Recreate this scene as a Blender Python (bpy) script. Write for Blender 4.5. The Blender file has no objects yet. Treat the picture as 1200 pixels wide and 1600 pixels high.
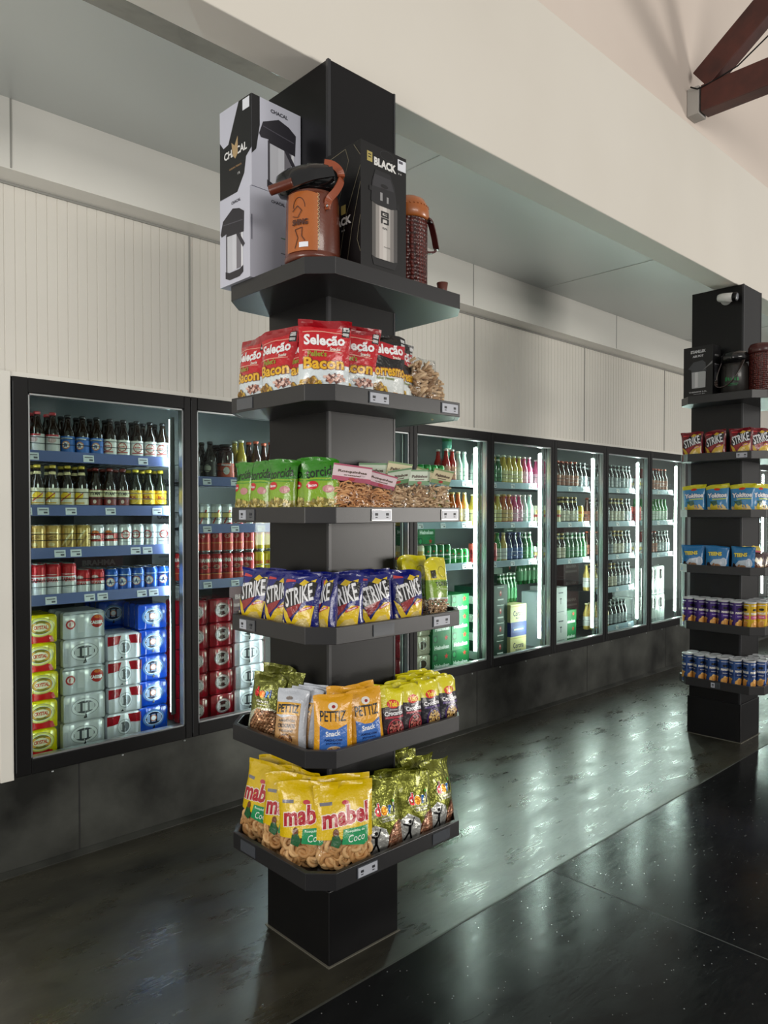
import bpy, bmesh, math, random
from mathutils import Vector, Matrix
from mathutils.geometry import tessellate_polygon
sc = bpy.context.scene
COL = sc.collection
RN = random.Random(11)
PI = math.pi

# ------------------------------------------------------------------ camera
YAW = math.radians(46.5)
PITCH = math.radians(1.09)
cam_d = bpy.data.cameras.new('camera')
cam_d.sensor_fit = 'VERTICAL'
cam_d.sensor_height = 36.0
cam_d.lens = 1158.0 / 1600.0 * 36.0
cam_d.shift_y = 22.0 / 1600.0
cam_d.clip_start = 0.05
cam = bpy.data.objects.new('camera', cam_d)
COL.objects.link(cam)
cam.location = (0, 0, 1.5)
cam.rotation_euler = (math.radians(90) - PITCH, 0, YAW - math.radians(90))
sc.camera = cam

# ------------------------------------------------------------------ light
sc.view_settings.view_transform = 'Standard'
sc.view_settings.look = 'None'
sc.view_settings.gamma = 1.0
sc.view_settings.use_curve_mapping = False
sc.view_settings.exposure = 0.12
WORLD_STRENGTH = 0.38
KEY_POWER = 235.0
SIDE_POWER = 290.0
LEFT_POWER = 75.0
LED = 78.0
world = bpy.data.worlds.new('world')
sc.world = world
world.use_nodes = True
wn = world.node_tree
wn.nodes['Background'].inputs['Color'].default_value = (1.0, 0.97, 0.93, 1)
wn.nodes['Background'].inputs['Strength'].default_value = WORLD_STRENGTH

def area(name, loc, target, sx, sy, power, col):
    l = bpy.data.lights.new(name, 'AREA')
    l.shape = 'RECTANGLE'
    l.size, l.size_y = sx, sy
    l.energy = power
    l.color = col
    o = bpy.data.objects.new(name, l)
    COL.objects.link(o)
    o.location = loc
    d = Vector(target) - Vector(loc)
    o.rotation_euler = d.to_track_quat('-Z', 'Y').to_euler()
    return o
# daylight through the glazed shop front behind and to the right of the viewer
area('daylight_front', (0.0, -6.5, 3.3), (1.2, 3.0, 2.6), 5.0, 1.3, KEY_POWER, (1.0, 0.955, 0.88))
area('daylight_right', (9.2, -5.0, 1.5), (2.4, 1.9, 1.8), 2.6, 1.3, SIDE_POWER, (1.0, 0.95, 0.88))

# window at the left end of the cooler aisle
area('daylight_left', (-2.6, 1.4, 1.7), (1.4, 3.0, 3.1), 1.8, 1.4, LEFT_POWER, (1.0, 0.96, 0.9))

# ------------------------------------------------------------------ materials
def lin(c):
    r = []
    for v in c[:3]:
        v = v / 255.0
        r.append(v / 12.92 if v <= 0.04045 else ((v + 0.055) / 1.055) ** 2.4)
    return (r[0], r[1], r[2], 1.0)
_M = {}
def mat(name, col, rough=0.5, metal=0.0, coat=0.0, emit=0.0, bump=None, vary=None, spec=0.5, trans=0.0):
    """procedural principled material; bump=(scale, strength, distance); vary=(scale, second colour, sharp)"""
    if name in _M:
        return _M[name]
    m = bpy.data.materials.new(name)
    m.use_nodes = True
    nt = m.node_tree
    b = nt.nodes['Principled BSDF']
    b.inputs['Base Color'].default_value = lin(col)
    b.inputs['Roughness'].default_value = rough
    b.inputs['Metallic'].default_value = metal
    b.inputs['Coat Weight'].default_value = coat
    b.inputs['Coat Roughness'].default_value = 0.08
    b.inputs['Specular IOR Level'].default_value = spec
    b.inputs['Transmission Weight'].default_value = trans
    if emit:
        b.inputs['Emission Color'].default_value = lin(col)
        b.inputs['Emission Strength'].default_value = emit
    tc = None
    if bump or vary:
        tc = nt.nodes.new('ShaderNodeTexCoord')
    if vary:
        n = nt.nodes.new('ShaderNodeTexNoise')
        n.inputs['Scale'].default_value = vary[0]
        n.inputs['Detail'].default_value = 5
        nt.links.new(tc.outputs['Object'], n.inputs['Vector'])
        r = nt.nodes.new('ShaderNodeValToRGB')
        s = vary[2] if len(vary) > 2 else 0.25
        r.color_ramp.elements[0].position = 0.5 - s
        r.color_ramp.elements[1].position = 0.5 + s
        r.color_ramp.elements[0].color = lin(col)
        r.color_ramp.elements[1].color = lin(vary[1])
        nt.links.new(n.outputs['Fac'], r.inputs['Fac'])
        nt.links.new(r.outputs['Color'], b.inputs['Base Color'])
    if bump:
        n = nt.nodes.new('ShaderNodeTexNoise')
        n.inputs['Scale'].default_value = bump[0]
        n.inputs['Detail'].default_value = 3
        nt.links.new(tc.outputs['Object'], n.inputs['Vector'])
        bp = nt.nodes.new('ShaderNodeBump')
        bp.inputs['Strength'].default_value = bump[1]
        bp.inputs['Distance'].default_value = bump[2]
        nt.links.new(n.outputs['Fac'], bp.inputs['Height'])
        nt.links.new(bp.outputs['Normal'], b.inputs['Normal'])
    _M[name] = m
    return m
def foil(c):      # printed plastic film of a snack bag
    return mat('foil_%02x%02x%02x' % tuple(c), c, 0.27, 0.0, 0.4, bump=(36, 0.8, 0.007))
def mfoil(c):     # metallised film
    return mat('mfoil_%02x%02x%02x' % tuple(c), c, 0.26, 0.55, 0.3, bump=(40, 1.0, 0.009))
def ink(c):       # matt printed card or label
    return mat('ink_%02x%02x%02x' % tuple(c), c, 0.45)
def tin(c):       # lacquered can
    return mat('tin_%02x%02x%02x' % tuple(c), c, 0.28, 0.25, 0.4)
def shrink(c):    # shrink wrap
    return mat('shrink_%02x%02x%02x' % tuple(c), c, 0.22, 0.0, 0.6, bump=(22, 0.4, 0.008))
def glass_clear(name, tint=(255, 255, 255), ior=1.25, rough=0.01, keep=1.0, bump=None):
    if name in _M:
        return _M[name]
    m = bpy.data.materials.new(name)
    m.use_nodes = True
    nt = m.node_tree
    nt.nodes.clear()
    out = nt.nodes.new('ShaderNodeOutputMaterial')
    mx = nt.nodes.new('ShaderNodeMixShader')
    t = nt.nodes.new('ShaderNodeBsdfTransparent')
    t.inputs['Color'].default_value = lin(tint)
    g = nt.nodes.new('ShaderNodeBsdfGlossy')
    g.inputs['Roughness'].default_value = rough
    f = nt.nodes.new('ShaderNodeLayerWeight')
    pw = nt.nodes.new('ShaderNodeMath'); pw.operation = 'POWER'; pw.inputs[1].default_value = 5.0
    ma = nt.nodes.new('ShaderNodeMath'); ma.operation = 'MULTIPLY_ADD'
    f0 = ((ior - 1) / (ior + 1)) ** 2
    ma.inputs[1].default_value = 1 - f0; ma.inputs[2].default_value = f0
    nt.links.new(f.outputs['Facing'], pw.inputs[0]); nt.links.new(pw.outputs[0], ma.inputs[0])
    nt.links.new(ma.outputs[0], mx.inputs[0])
    nt.links.new(t.outputs[0], mx.inputs[1])
    nt.links.new(g.outputs[0], mx.inputs[2])
    if bump:
        tc = nt.nodes.new('ShaderNodeTexCoord')
        n = nt.nodes.new('ShaderNodeTexNoise')
        n.inputs['Scale'].default_value = bump[0]
        bp = nt.nodes.new('ShaderNodeBump')
        bp.inputs['Strength'].default_value = bump[1]
        bp.inputs['Distance'].default_value = bump[2]
        nt.links.new(tc.outputs['Object'], n.inputs['Vector'])
        nt.links.new(n.outputs['Fac'], bp.inputs['Height'])
        nt.links.new(bp.outputs['Normal'], g.inputs['Normal'])
        nt.links.new(bp.outputs['Normal'], f.inputs['Normal'])
    nt.links.new(mx.outputs[0], out.inputs[0])
    _M[name] = m
    return m
PANE = glass_clear('cooler_glass', (236, 244, 240), 1.22, 0.015)
FILM = glass_clear('clear_film', (250, 250, 250), 1.5, 0.12, bump=(38, 0.8, 0.01))
BLACKM = mat('black_laminate', (8, 8, 10), 0.34, spec=0.36, bump=(300, 0.12, 0.001))
BLACKF = mat('black_frame', (9, 9, 10), 0.4, spec=0.25)
SILVER = mat('silver_trim', (170, 175, 176), 0.3, 0.8)

# ------------------------------------------------------------------ mesh builder
_T = {}
def text_tris(s, bold=0.0, shear=0.0):
    k = (s, bold, shear)
    if k in _T:
        return _T[k]
    cu = bpy.data.curves.new('t', 'FONT')
    cu.body = s
    cu.resolution_u = 2
    cu.offset = bold
    cu.shear = shear
    ob = bpy.data.objects.new('t', cu)
    me = bpy.data.meshes.new_from_object(ob)
    me.calc_loop_triangles()
    vs = [(v.co.x, v.co.y) for v in me.vertices]
    x0 = min(v[0] for v in vs); x1 = max(v[0] for v in vs)
    y0 = min(v[1] for v in vs); y1 = max(v[1] for v in vs)
    vs = [((x - x0) / (x1 - x0) - 0.5, (y - y0) / (y1 - y0) - 0.5) for x, y in vs]
    tr = [tuple(vs[i] for i in t.vertices) for t in me.loop_triangles]
    bpy.data.objects.remove(ob)
    bpy.data.curves.remove(cu)
    bpy.data.meshes.remove(me)
    _T[k] = tr
    return tr
def poly_tris(pts):
    tt = tessellate_polygon([[Vector((p[0], p[1], 0)) for p in pts]])
    return [tuple(pts[i] for i in t) for t in tt]
def subdiv(tris, L):
    out = []
    st = list(tris)
    L2 = L * L
    while st:
        a, b, c = st.pop()
        e = [(a[0]-b[0])**2 + (a[1]-b[1])**2, (b[0]-c[0])**2 + (b[1]-c[1])**2, (c[0]-a[0])**2 + (c[1]-a[1])**2]
        m = max(e)
        if m <= L2:
            out.append((a, b, c))
        elif m == e[0]:
            p = ((a[0]+b[0])/2, (a[1]+b[1])/2); st += [(a, p, c), (p, b, c)]
        elif m == e[1]:
            p = ((b[0]+c[0])/2, (b[1]+c[1])/2); st += [(b, p, a), (p, c, a)]
        else:
            p = ((c[0]+a[0])/2, (c[1]+a[1])/2); st += [(c, p, b), (p, a, b)]
    return out
def ell(cu, cv, ru, rv, n=26, rot=0.0):
    c, s = math.cos(rot), math.sin(rot)
    r = []
    for i in range(n):
        a = 2 * PI * i / n
        x, y = ru * math.cos(a), rv * math.sin(a)
        r.append((cu + x * c - y * s, cv + x * s + y * c))
    return r
def ring_tris(cu, cv, ru, rv, t, n=26):
    o = ell(cu, cv, ru, rv, n); i = ell(cu, cv, ru - t, rv - t, n)
    r = []
    for k in range(n):
        l = (k + 1) % n
        r += [(o[k], o[l], i[l]), (o[k], i[l], i[k])]
    return r
def star_pts(cu, cv, r, rot=PI / 2):
    return [(cu + (r if i % 2 == 0 else r * 0.42) * math.cos(rot + i * PI / 5),
             cv + (r if i % 2 == 0 else r * 0.42) * math.sin(rot + i * PI / 5)) for i in range(10)]

class MB:
    def __init__(s):
        s.v = []; s.f = []; s.mi = []; s.mats = []; s.sm = []
    def m(s, mt):
        if mt not in s.mats:
            s.mats.append(mt)
        return s.mats.index(mt)
    def face(s, idx, mt, sm=False):
        s.f.append(idx); s.mi.append(s.m(mt)); s.sm.append(sm)
    def box(s, x0, x1, y0, y1, z0, z1, mt, T=None):
        b = len(s.v)
        for z in (z0, z1):
            for x, y in ((x0, y0), (x1, y0), (x1, y1), (x0, y1)):
                p = Vector((x, y, z))
                s.v.append(T @ p if T else p)
        for q in ((3, 2, 1, 0), (4, 5, 6, 7), (0, 1, 5, 4), (1, 2, 6, 5), (2, 3, 7, 6), (3, 0, 4, 7)):
            s.face([b + i for i in q], mt)
        return s
    def prism(s, pts, z0, z1, mt, T=None, sm=False):
        """extrude the outline pts (x,y) from z0 to z1"""
        n = len(pts); b = len(s.v)
        for z in (z0, z1):
            for x, y in pts:
                p = Vector((x, y, z))
                s.v.append(T @ p if T else p)
        for i in range(n):
            j = (i + 1) % n
            s.face([b + i, b + j, b + n + j, b + n + i], mt, sm)
        s.face([b + i for i in range(n)][::-1], mt)
        s.face([b + n + i for i in range(n)], mt)
        return s
    def loft(s, rings, mt, sm=True, cap=True, closed=True):
        b = len(s.v); n = len(rings[0])
        for r in rings:
            s.v += [Vector(p) for p in r]
        for k in range(len(rings) - 1):
            for i in range(n if closed else n - 1):
                j = (i + 1) % n
                mm = mt[k] if isinstance(mt, list) else mt
                s.face([b + k*n + i, b + k*n + j, b + (k+1)*n + j, b + (k+1)*n + i], mm, sm)
        if cap and closed:
            s.face([b + i for i in range(n)][::-1], mt[0] if isinstance(mt, list) else mt)
            s.face([b + (len(rings)-1)*n + i for i in range(n)], mt[-1] if isinstance(mt, list) else mt)
        return s
    def lathe(s, prof, mt, n=20, T=None, sm=True, cap=True):
        rings = []
        for r, z in prof:
            ring = []
            for i in range(n):
                a = 2 * PI * i / n
                p = Vector((r * math.cos(a), r * math.sin(a), z))
                ring.append(T @ p if T else p)
            rings.append(ring)
        return s.loft(rings, mt, sm, cap)
    def tube(s, pts, r, mt, n=8, flat=None):
        """sweep; flat=(w,t) sweeps a strap cross section"""
        pts = [Vector(p) for p in pts]
        if len(pts) > 2 and n != 6:
            q = []
            for i in range(len(pts) - 1):
                a, b, c, d = pts[max(i-1, 0)], pts[i], pts[i+1], pts[min(i+2, len(pts)-1)]
                for k in range(5):
                    t = k / 5
                    q.append(0.5 * ((2*b) + (c - a)*t + (2*a - 5*b + 4*c - d)*t*t + (3*b - a - 3*c + d)*t*t*t))
            pts = q + [pts[-1]]
        rings = []
        up = Vector((0, 0, 1))
        for i, p in enumerate(pts):
            d = (pts[min(i+1, len(pts)-1)] - pts[max(i-1, 0)]).normalized()
            u = d.cross(up)
            if u.length < 1e-3:
                u = Vector((1, 0, 0))
            u.normalize()
            w = u.cross(d).normalized()
            if flat:
                a, t = flat
                ring = [p + u*a + w*t, p - u*a + w*t, p - u*a - w*t, p + u*a - w*t]
            else:
                ring = [p + (u*math.cos(2*PI*k/n) + w*math.sin(2*PI*k/n))*r for k in range(n)]
            rings.append(ring)
        return s.loft(rings, mt, flat is None)
    def torus(s, R, r, T, mt, n=12, k=6):
        b = len(s.v)
        for i in range(n):
            a = 2*PI*i/n
            for j in range(k):
                c = 2*PI*j/k
                s.v.append(T @ Vector(((R + r*math.cos(c))*math.cos(a), (R + r*math.cos(c))*math.sin(a), r*math.sin(c))))
        for i in range(n):
            for j in range(k):
                i2 = (i+1) % n; j2 = (j+1) % k
                s.face([b+i*k+j, b+i2*k+j, b+i2*k+j2, b+i*k+j2], mt, True)
        return s
    def ball(s, r, T, mt, n=8, k=5, sx=1, sy=1, sz=1):
        rings = []
        for j in range(k + 1):
            ph = -PI/2 + PI*j/k
            q = max(math.cos(ph), 0.05)
            rings.append([T @ Vector((sx*r*q*math.cos(2*PI*i/n), sy*r*q*math.sin(2*PI*i/n), sz*r*math.sin(ph))) for i in range(n)])
        return s.loft(rings, mt, True, True)
    def grid(s, fn, us, vs, mt, sm=True):
        b = len(s.v); nu = len(us)
        for v in vs:
            for u in us:
                s.v.append(Vector(fn(u, v)))
        for j in range(len(vs)-1):
            for i in range(nu-1):
                mm = mt(0.5*(us[i]+us[i+1]), 0.5*(vs[j]+vs[j+1])) if callable(mt) else mt
                s.face([b+j*nu+i, b+j*nu+i+1, b+(j+1)*nu+i+1, b+(j+1)*nu+i], mm, sm)
        return s
    def flatmesh(s, tris, S, eps, mt, L, lim=None):
        for t in subdiv(tris, L):
            if lim and all(abs(p[0]) > lim for p in t):
                continue
            b = len(s.v)
            for p in t:
                s.v.append(Vector(S(p[0], p[1], eps)))
            s.face([b, b+1, b+2], mt, True)
    def art(s, S, items, ink=ink, L=0.012, e0=0.0006, de=0.00018, T=None, lim=None):
        e = e0
        for it in items:
            k = it[0]
            if k == 'r':
                _, a, b, c, d, col = it
                tr = poly_tris([(a, b), (c, b), (c, d), (a, d)])
            elif k == 'e':
                _, a, b, c, d, col = it[:6]
                tr = poly_tris(ell(a, b, c, d, rot=it[6] if len(it) > 6 else 0.0))
            elif k == 'o':
                _, a, b, c, d, t, col = it
                tr = ring_tris(a, b, c, d, t)
            elif k == 'p':
                _, pts, col = it
                tr = poly_tris(pts)
            elif k == '*':
                _, a, b, r, col = it
                tr = poly_tris(star_pts(a, b, r))
            elif k == 't':
                _, st, cu, cv, w, h, col = it[:7]
                rot = it[7] if len(it) > 7 else 0.0
                bold = it[8] if len(it) > 8 else 0.03
                shear = it[9] if len(it) > 9 else 0.0
                co, si = math.cos(rot), math.sin(rot)
                tr = [tuple((cu + x*w*co - y*h*si, cv + x*w*si + y*h*co) for x, y in t) for t in text_tris(st, bold, shear)]
            if T:
                tr = [tuple(T(p) for p in t) for t in tr]
            s.flatmesh(tr, S, e, ink(col), L, lim)
            e += 0.00002 if k == 'e' and it[3] < 0.013 else de
        return s
    def mesh(s, name):
        me = bpy.data.meshes.new(name)
        me.from_pydata([tuple(v) for v in s.v], [], s.f)
        for mt in s.mats:
            me.materials.append(mt)
        me.polygons.foreach_set('material_index', s.mi)
        me.polygons.foreach_set('use_smooth', s.sm)
        me.update()
        return me
    def obj(s, name, parent=None, link=True, bevel=0.0):
        o = bpy.data.objects.new(name, s.mesh(name))
        if parent:
            o.parent = parent
        if link:
            COL.objects.link(o)
        if bevel:
            b = o.modifiers.new('bevel', 'BEVEL')
            b.width = bevel; b.segments = 2; b.limit_method = 'ANGLE'
        return o
def tag(o, label=None, cat=None, group=None, kind=None):
    if label: o['label'] = label
    if cat: o['category'] = cat
    if group: o['group'] = group
    if kind: o['kind'] = kind
    return o
def empty(name, loc=(0, 0, 0), rz=0.0, link=True):
    o = bpy.data.objects.new(name, None)
    o.empty_display_size = 0.05
    o.location = loc
    o.rotation_euler = (0, 0, rz)
    if link: COL.objects.link(o)
    return o
class Proto:
    """a thing built once, unlinked; put() links a copy of it and of each of its parts"""
    def __init__(s, root, cat, parts=()):
        s.root = root; s.cat = cat; s.parts = list(parts)
    def put(s, loc, rot, label, group=None, scale=None):
        c = s.root.copy()
        c.location = loc; c.rotation_euler = rot
        if scale: c.scale = (scale, scale, scale)
        COL.objects.link(c)
        for p in s.parts:
            d = p.copy(); d.parent = c
            COL.objects.link(d)
        tag(c, label, s.cat, group)
        return c
def struct(name, mb, bevel=0.0):
    return tag(mb.obj(name, bevel=bevel), kind='structure')
# ------------------------------------------------------------------ the room
def floor_mat(name, dark, lite, specks):
    m = bpy.data.materials.new(name); m.use_nodes = True
    nt = m.node_tree; N = nt.nodes.new; Lk = nt.links.new
    b = nt.nodes['Principled BSDF']
    tc = N('ShaderNodeTexCoord')
    n1 = N('ShaderNodeTexNoise'); n1.inputs['Scale'].default_value = 1.3; n1.inputs['Detail'].default_value = 8; n1.inputs['Roughness'].default_value = 0.65
    mp = N('ShaderNodeMapping'); mp.inputs['Rotation'].default_value = (0, 0, 0.5); mp.inputs['Scale'].default_value = (1, 2.2, 1)
    Lk(tc.outputs['Object'], mp.inputs['Vector']); Lk(mp.outputs[0], n1.inputs['Vector'])
    r = N('ShaderNodeValToRGB'); r.color_ramp.elements[0].position = 0.34; r.color_ramp.elements[1].position = 0.7
    r.color_ramp.elements[0].color = lin(dark); r.color_ramp.elements[1].color = lin(lite)
    Lk(n1.outputs['Fac'], r.inputs['Fac'])
    col = r.outputs['Color']
    if specks:
        v = N('ShaderNodeTexVoronoi'); v.inputs['Scale'].default_value = 55
        Lk(tc.outputs['Object'], v.inputs['Vector'])
        n3 = N('ShaderNodeTexWhiteNoise')
        Lk(v.outputs['Color'], n3.inputs['Vector'])
        a = N('ShaderNodeMath'); a.operation = 'LESS_THAN'; a.inputs[1].default_value = 0.11
        Lk(v.outputs['Distance'], a.inputs[0])
        c = N('ShaderNodeMath'); c.operation = 'GREATER_THAN'; c.inputs[1].default_value = 0.78
        Lk(n3.outputs['Value'], c.inputs[0])
        d = N('ShaderNodeMath'); d.operation = 'MULTIPLY'; Lk(a.outputs[0], d.inputs[0]); Lk(c.outputs[0], d.inputs[1])
        mx = N('ShaderNodeMixRGB'); mx.inputs[2].default_value = lin((150, 152, 152))
        Lk(d.outputs[0], mx.inputs[0]); Lk(col, mx.inputs[1]); col = mx.outputs[0]
    Lk(col, b.inputs['Base Color'])
    n2 = N('ShaderNodeTexNoise'); n2.inputs['Scale'].default_value = 3.5; n2.inputs['Detail'].default_value = 6
    Lk(mp.outputs[0], n2.inputs['Vector'])
    mr = N('ShaderNodeMapRange'); mr.inputs[1].default_value = 0.3; mr.inputs[2].default_value = 0.72
    mr.inputs[3].default_value = 0.24 if not specks else 0.17; mr.inputs[4].default_value = 0.42 if not specks else 0.25
    Lk(n2.outputs['Fac'], mr.inputs[0]); Lk(mr.outputs[0], b.inputs['Roughness'])
    n5 = N('ShaderNodeTexNoise'); n5.inputs['Scale'].default_value = 6; n5.inputs['Detail'].default_value = 8; n5.inputs['Distortion'].default_value = 3.0
    mp5 = N('ShaderNodeMapping'); mp5.inputs['Rotation'].default_value = (0, 0, -0.9); mp5.inputs['Scale'].default_value = (1, 5, 1)
    Lk(tc.outputs['Object'], mp5.inputs['Vector']); Lk(mp5.outputs[0], n5.inputs['Vector'])
    m5 = N('ShaderNodeMath'); m5.operation = 'MULTIPLY_ADD'; m5.inputs[1].default_value = 0.26; m5.inputs[2].default_value = -0.13
    a5 = N('ShaderNodeMath'); a5.operation = 'ADD'
    Lk(n5.outputs['Fac'], m5.inputs[0]); Lk(m5.outputs[0], a5.inputs[0]); Lk(mr.outputs[0], a5.inputs[1]); Lk(a5.outputs[0], b.inputs['Roughness'])
    n4 = N('ShaderNodeTexNoise'); n4.inputs['Scale'].default_value = 7; n4.inputs['Detail'].default_value = 7; n4.inputs['Distortion'].default_value = 0.2
    Lk(tc.outputs['Object'], n4.inputs['Vector'])
    bp = N('ShaderNodeBump'); bp.inputs['Strength'].default_value = 0.16 if not specks else 0.06; bp.inputs['Distance'].default_value = 0.012
    Lk(n4.outputs['Fac'], bp.inputs['Height']); Lk(bp.outputs[0], b.inputs['Normal'])
    b.inputs['Specular IOR Level'].default_value = 0.95 if not specks else 0.16
    return m
CEMENT = floor_mat('polished_cement', (24, 23, 18), (64, 62, 50), False)
TERRAZZO = floor_mat('dark_terrazzo', (17, 18, 19), (28, 29, 30), True)
SEAM = mat('floor_seam', (58, 60, 55), 0.6)
mb = MB()
mb.box(-2, 14, 1.75, 4.3, -0.1, 0, CEMENT)
mb.box(-2, 14, -7, 1.75, -0.1, 0, TERRAZZO)
# scored seams between the floor slabs
mb.box(-2, 14, 1.744, 1.752, -0.01, 0.0008, SEAM)
for x in (2.62, 6.1):
    mb.box(x, x + 0.006, -7, 1.745, -0.01, 0.0006, mat('seam_dark', (48, 49, 50), 0.6))
mb.box(-2, 14, -0.1, -0.094, -0.01, 0.0006, mat('seam_dark', (48, 49, 50), 0.6))
struct('floor', mb)

# ribbed insulated panel wall above and beside the coolers
PANELW = mat('panel_wall', (214, 211, 203), 0.38, bump=(3, 0.1, 0.01))
GROOVE = mat('panel_joint', (150, 150, 145), 0.6)
def ribbed(mb, x0, x1, z0, z1, y, pitch=0.0425):
    x = x0
    prof = []
    while x < x1 - 1e-4:
        e = min(x + pitch, x1)
        prof += [(x, 0.0), (e - 0.0055, 0.0), (e - 0.004, 0.0022), (e - 0.0015, 0.0022)]
        x = e
    prof.append((x1, 0.0))
    b = len(mb.v)
    for px, d in prof:
        mb.v.append(Vector((px, y + d, z0))); mb.v.append(Vector((px, y + d, z1)))
    for i in range(len(prof) - 1):
        mb.face([b+2*i, b+2*i+2, b+2*i+3, b+2*i+1], PANELW)
mb = MB()
ribbed(mb, -2, 0.93, 0.40, 2.86, 3.27)
ribbed(mb, 0.93, 13.5, 2.055, 2.86, 3.27)
mb.box(-2, 0.93, 3.275, 3.42, 0, 2.9, PANELW)
mb.box(0.93, 13.5, 3.275, 3.42, 2.06, 2.9, PANELW)
for x in (0.36, 1.80, 3.95, 5.35, 6.75, 8.15):      # joints between panels
    mb.box(x, x + 0.007, 3.266, 3.28, 2.06 if x > 0.9 else 0.41, 2.86, GROOVE)
struct('wall_back', mb)
# cream corner strip around the cooler opening
TRIMW = mat('trim_cream', (222, 220, 212), 0.4)
struct('trim_1', MB().box(0.93, 0.982, 3.245, 3.285, 0.395, 2.075, TRIMW), 0.002)
struct('trim_2', MB().box(0.93, 13.5, 3.25, 3.275, 2.055, 2.075, TRIMW))
# metal-faced bulkhead over the ribbed wall
STEEL = mat('white_steel', (226, 225, 219), 0.3, 0.05, bump=(1.6, 0.25, 0.05))
mb = MB()
mb.box(-2, 13.5, 3.137, 3.45, 2.845, 3.2, STEEL)
for x in (0.955, 3.78, 5.62, 7.5):
    mb.box(x, x + 0.006, 3.135, 3.14, 2.85, 3.12, GROOVE)
mb.box(-2, 13.5, 3.262, 3.27, 2.835, 2.845, GROOVE)
struct('wall_bulkhead', mb)
# grey metal ceiling over the aisle, with a shiny strip near the beam
CEILM = mat('ceiling_metal', (196, 200, 198), 0.33, 0.3, bump=(1.1, 0.12, 0.05))
SHINY = mat('shiny_strip', (150, 152, 148), 0.16, 0.8, bump=(5, 0.6, 0.03))
mb = MB()
mb.box(-2, 13.5, 1.99, 3.3, 3.12, 3.2, CEILM)
mb.box(-2, 1.75, 2.235, 2.37, 3.112, 3.12, SHINY)
for x in (0.22, 2.52, 4.55, 6.9):
    mb.box(x, x + 0.008, 2.0, 3.137, 3.1175, 3.12, mat('seam_white', (196, 198, 195), 0.5))
struct('ceiling', mb)
# cream plastered beam and wall above it
PLASTER = mat('cream_plaster', (224, 220, 211), 0.8, vary=(0.8, (217, 212, 202), 0.2), bump=(14, 0.08, 0.01))
mb = MB()
mb.box(-2, 13.5, 1.92, 2.075, 2.968, 3.74, PLASTER)
struct('wall_beam', mb, 0.004)
# plastered wall of the main hall, set back above the beam, and the roof far above it
PALE = mat('pale_plaster', (222, 211, 201), 0.85, vary=(0.9, (214, 202, 192), 0.2))
struct('wall_upper', MB().box(-2, 13.5, 1.945, 2.2, 3.74, 6.3, PALE))
T = Matrix.Translation((0, 2.3, 5.9)) @ Matrix.Rotation(math.radians(-37), 4, 'X')
struct('ceiling_slope', MB().box(-2, 13.5, -9.0, 0.15, 0.0, 0.1, PALE, T))
# brushed metal kick panels under the coolers
KICK = bpy.data.materials.new('kick_metal'); KICK.use_nodes = True
nt = KICK.node_tree; b = nt.nodes['Principled BSDF']
tc = nt.nodes.new('ShaderNodeTexCoord'); n = nt.nodes.new('ShaderNodeTexNoise'); n.inputs['Scale'].default_value = 2.4; n.inputs['Detail'].default_value = 7
r = nt.nodes.new('ShaderNodeValToRGB'); r.color_ramp.elements[0].position = 0.35; r.color_ramp.elements[1].position = 0.72
r.color_ramp.elements[0].color = lin((40, 41, 39)); r.color_ramp.elements[1].color = lin((96, 98, 93))
nt.links.new(tc.outputs['Object'], n.inputs['Vector']); nt.links.new(n.outputs['Fac'], r.inputs['Fac']); nt.links.new(r.outputs['Color'], b.inputs['Base Color'])
b.inputs['Metallic'].default_value = 0.7; b.inputs['Roughness'].default_value = 0.42
bp = nt.nodes.new('ShaderNodeBump'); bp.inputs['Strength'].default_value = 0.3; bp.inputs['Distance'].default_value = 0.02
nt.links.new(n.outputs['Fac'], bp.inputs['Height']); nt.links.new(bp.outputs[0], b.inputs['Normal'])
mb = MB()
mb.box(-2, 13.5, 3.262, 3.42, 0, 0.405, KICK)
for x in (-0.3, 1.25, 2.6, 3.98, 5.4, 6.8, 8.2):
    mb.box(x, x + 0.006, 3.2605, 3.264, 0.02, 0.40, mat('kick_joint', (22, 22, 22), 0.6))
for i in range(26):                                             # screw heads along the top edge
    T = Matrix.Translation((-0.1 + i * 0.31, 3.262, 0.39)) @ Matrix.Rotation(PI/2, 4, 'X')
    mb.lathe([(0.006, 0), (0.005, 0.003), (0.001, 0.004)], SILVER, 8, T)
struct('baseboard_back', mb)
mb = MB()
mb.prism([(3.262, 0.0), (3.235, 0.0), (3.235, 0.004), (3.258, 0.02), (3.262, 0.02)], -2, 13.5, KICK,
         Matrix(((0, 0, 1, 0), (1, 0, 0, 0), (0, 1, 0, 0), (0, 0, 0, 1))))
struct('trim_3', mb)
# inside of the walk-in cold room
COLD = mat('cold_room_grey', (104, 110, 111), 0.5, 0.2)
mb = MB()
mb.box(-2, 13.5, 4.25, 4.3, 0, 3.1, COLD)
struct('wall_cold_room', mb)
mb = MB(); mb.box(0.9, 13.5, 3.42, 4.25, 2.35, 2.4, COLD); struct('ceiling_cold_room', mb)
mb = MB(); mb.box(0.9, 13.5, 3.30, 4.25, 0.36, 0.405, COLD); struct('floor_cold_room', mb)
mb = MB(); mb.box(0.9, 0.94, 3.42, 4.25, 0.36, 2.4, COLD); struct('wall_cold_room_end', mb)

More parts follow.
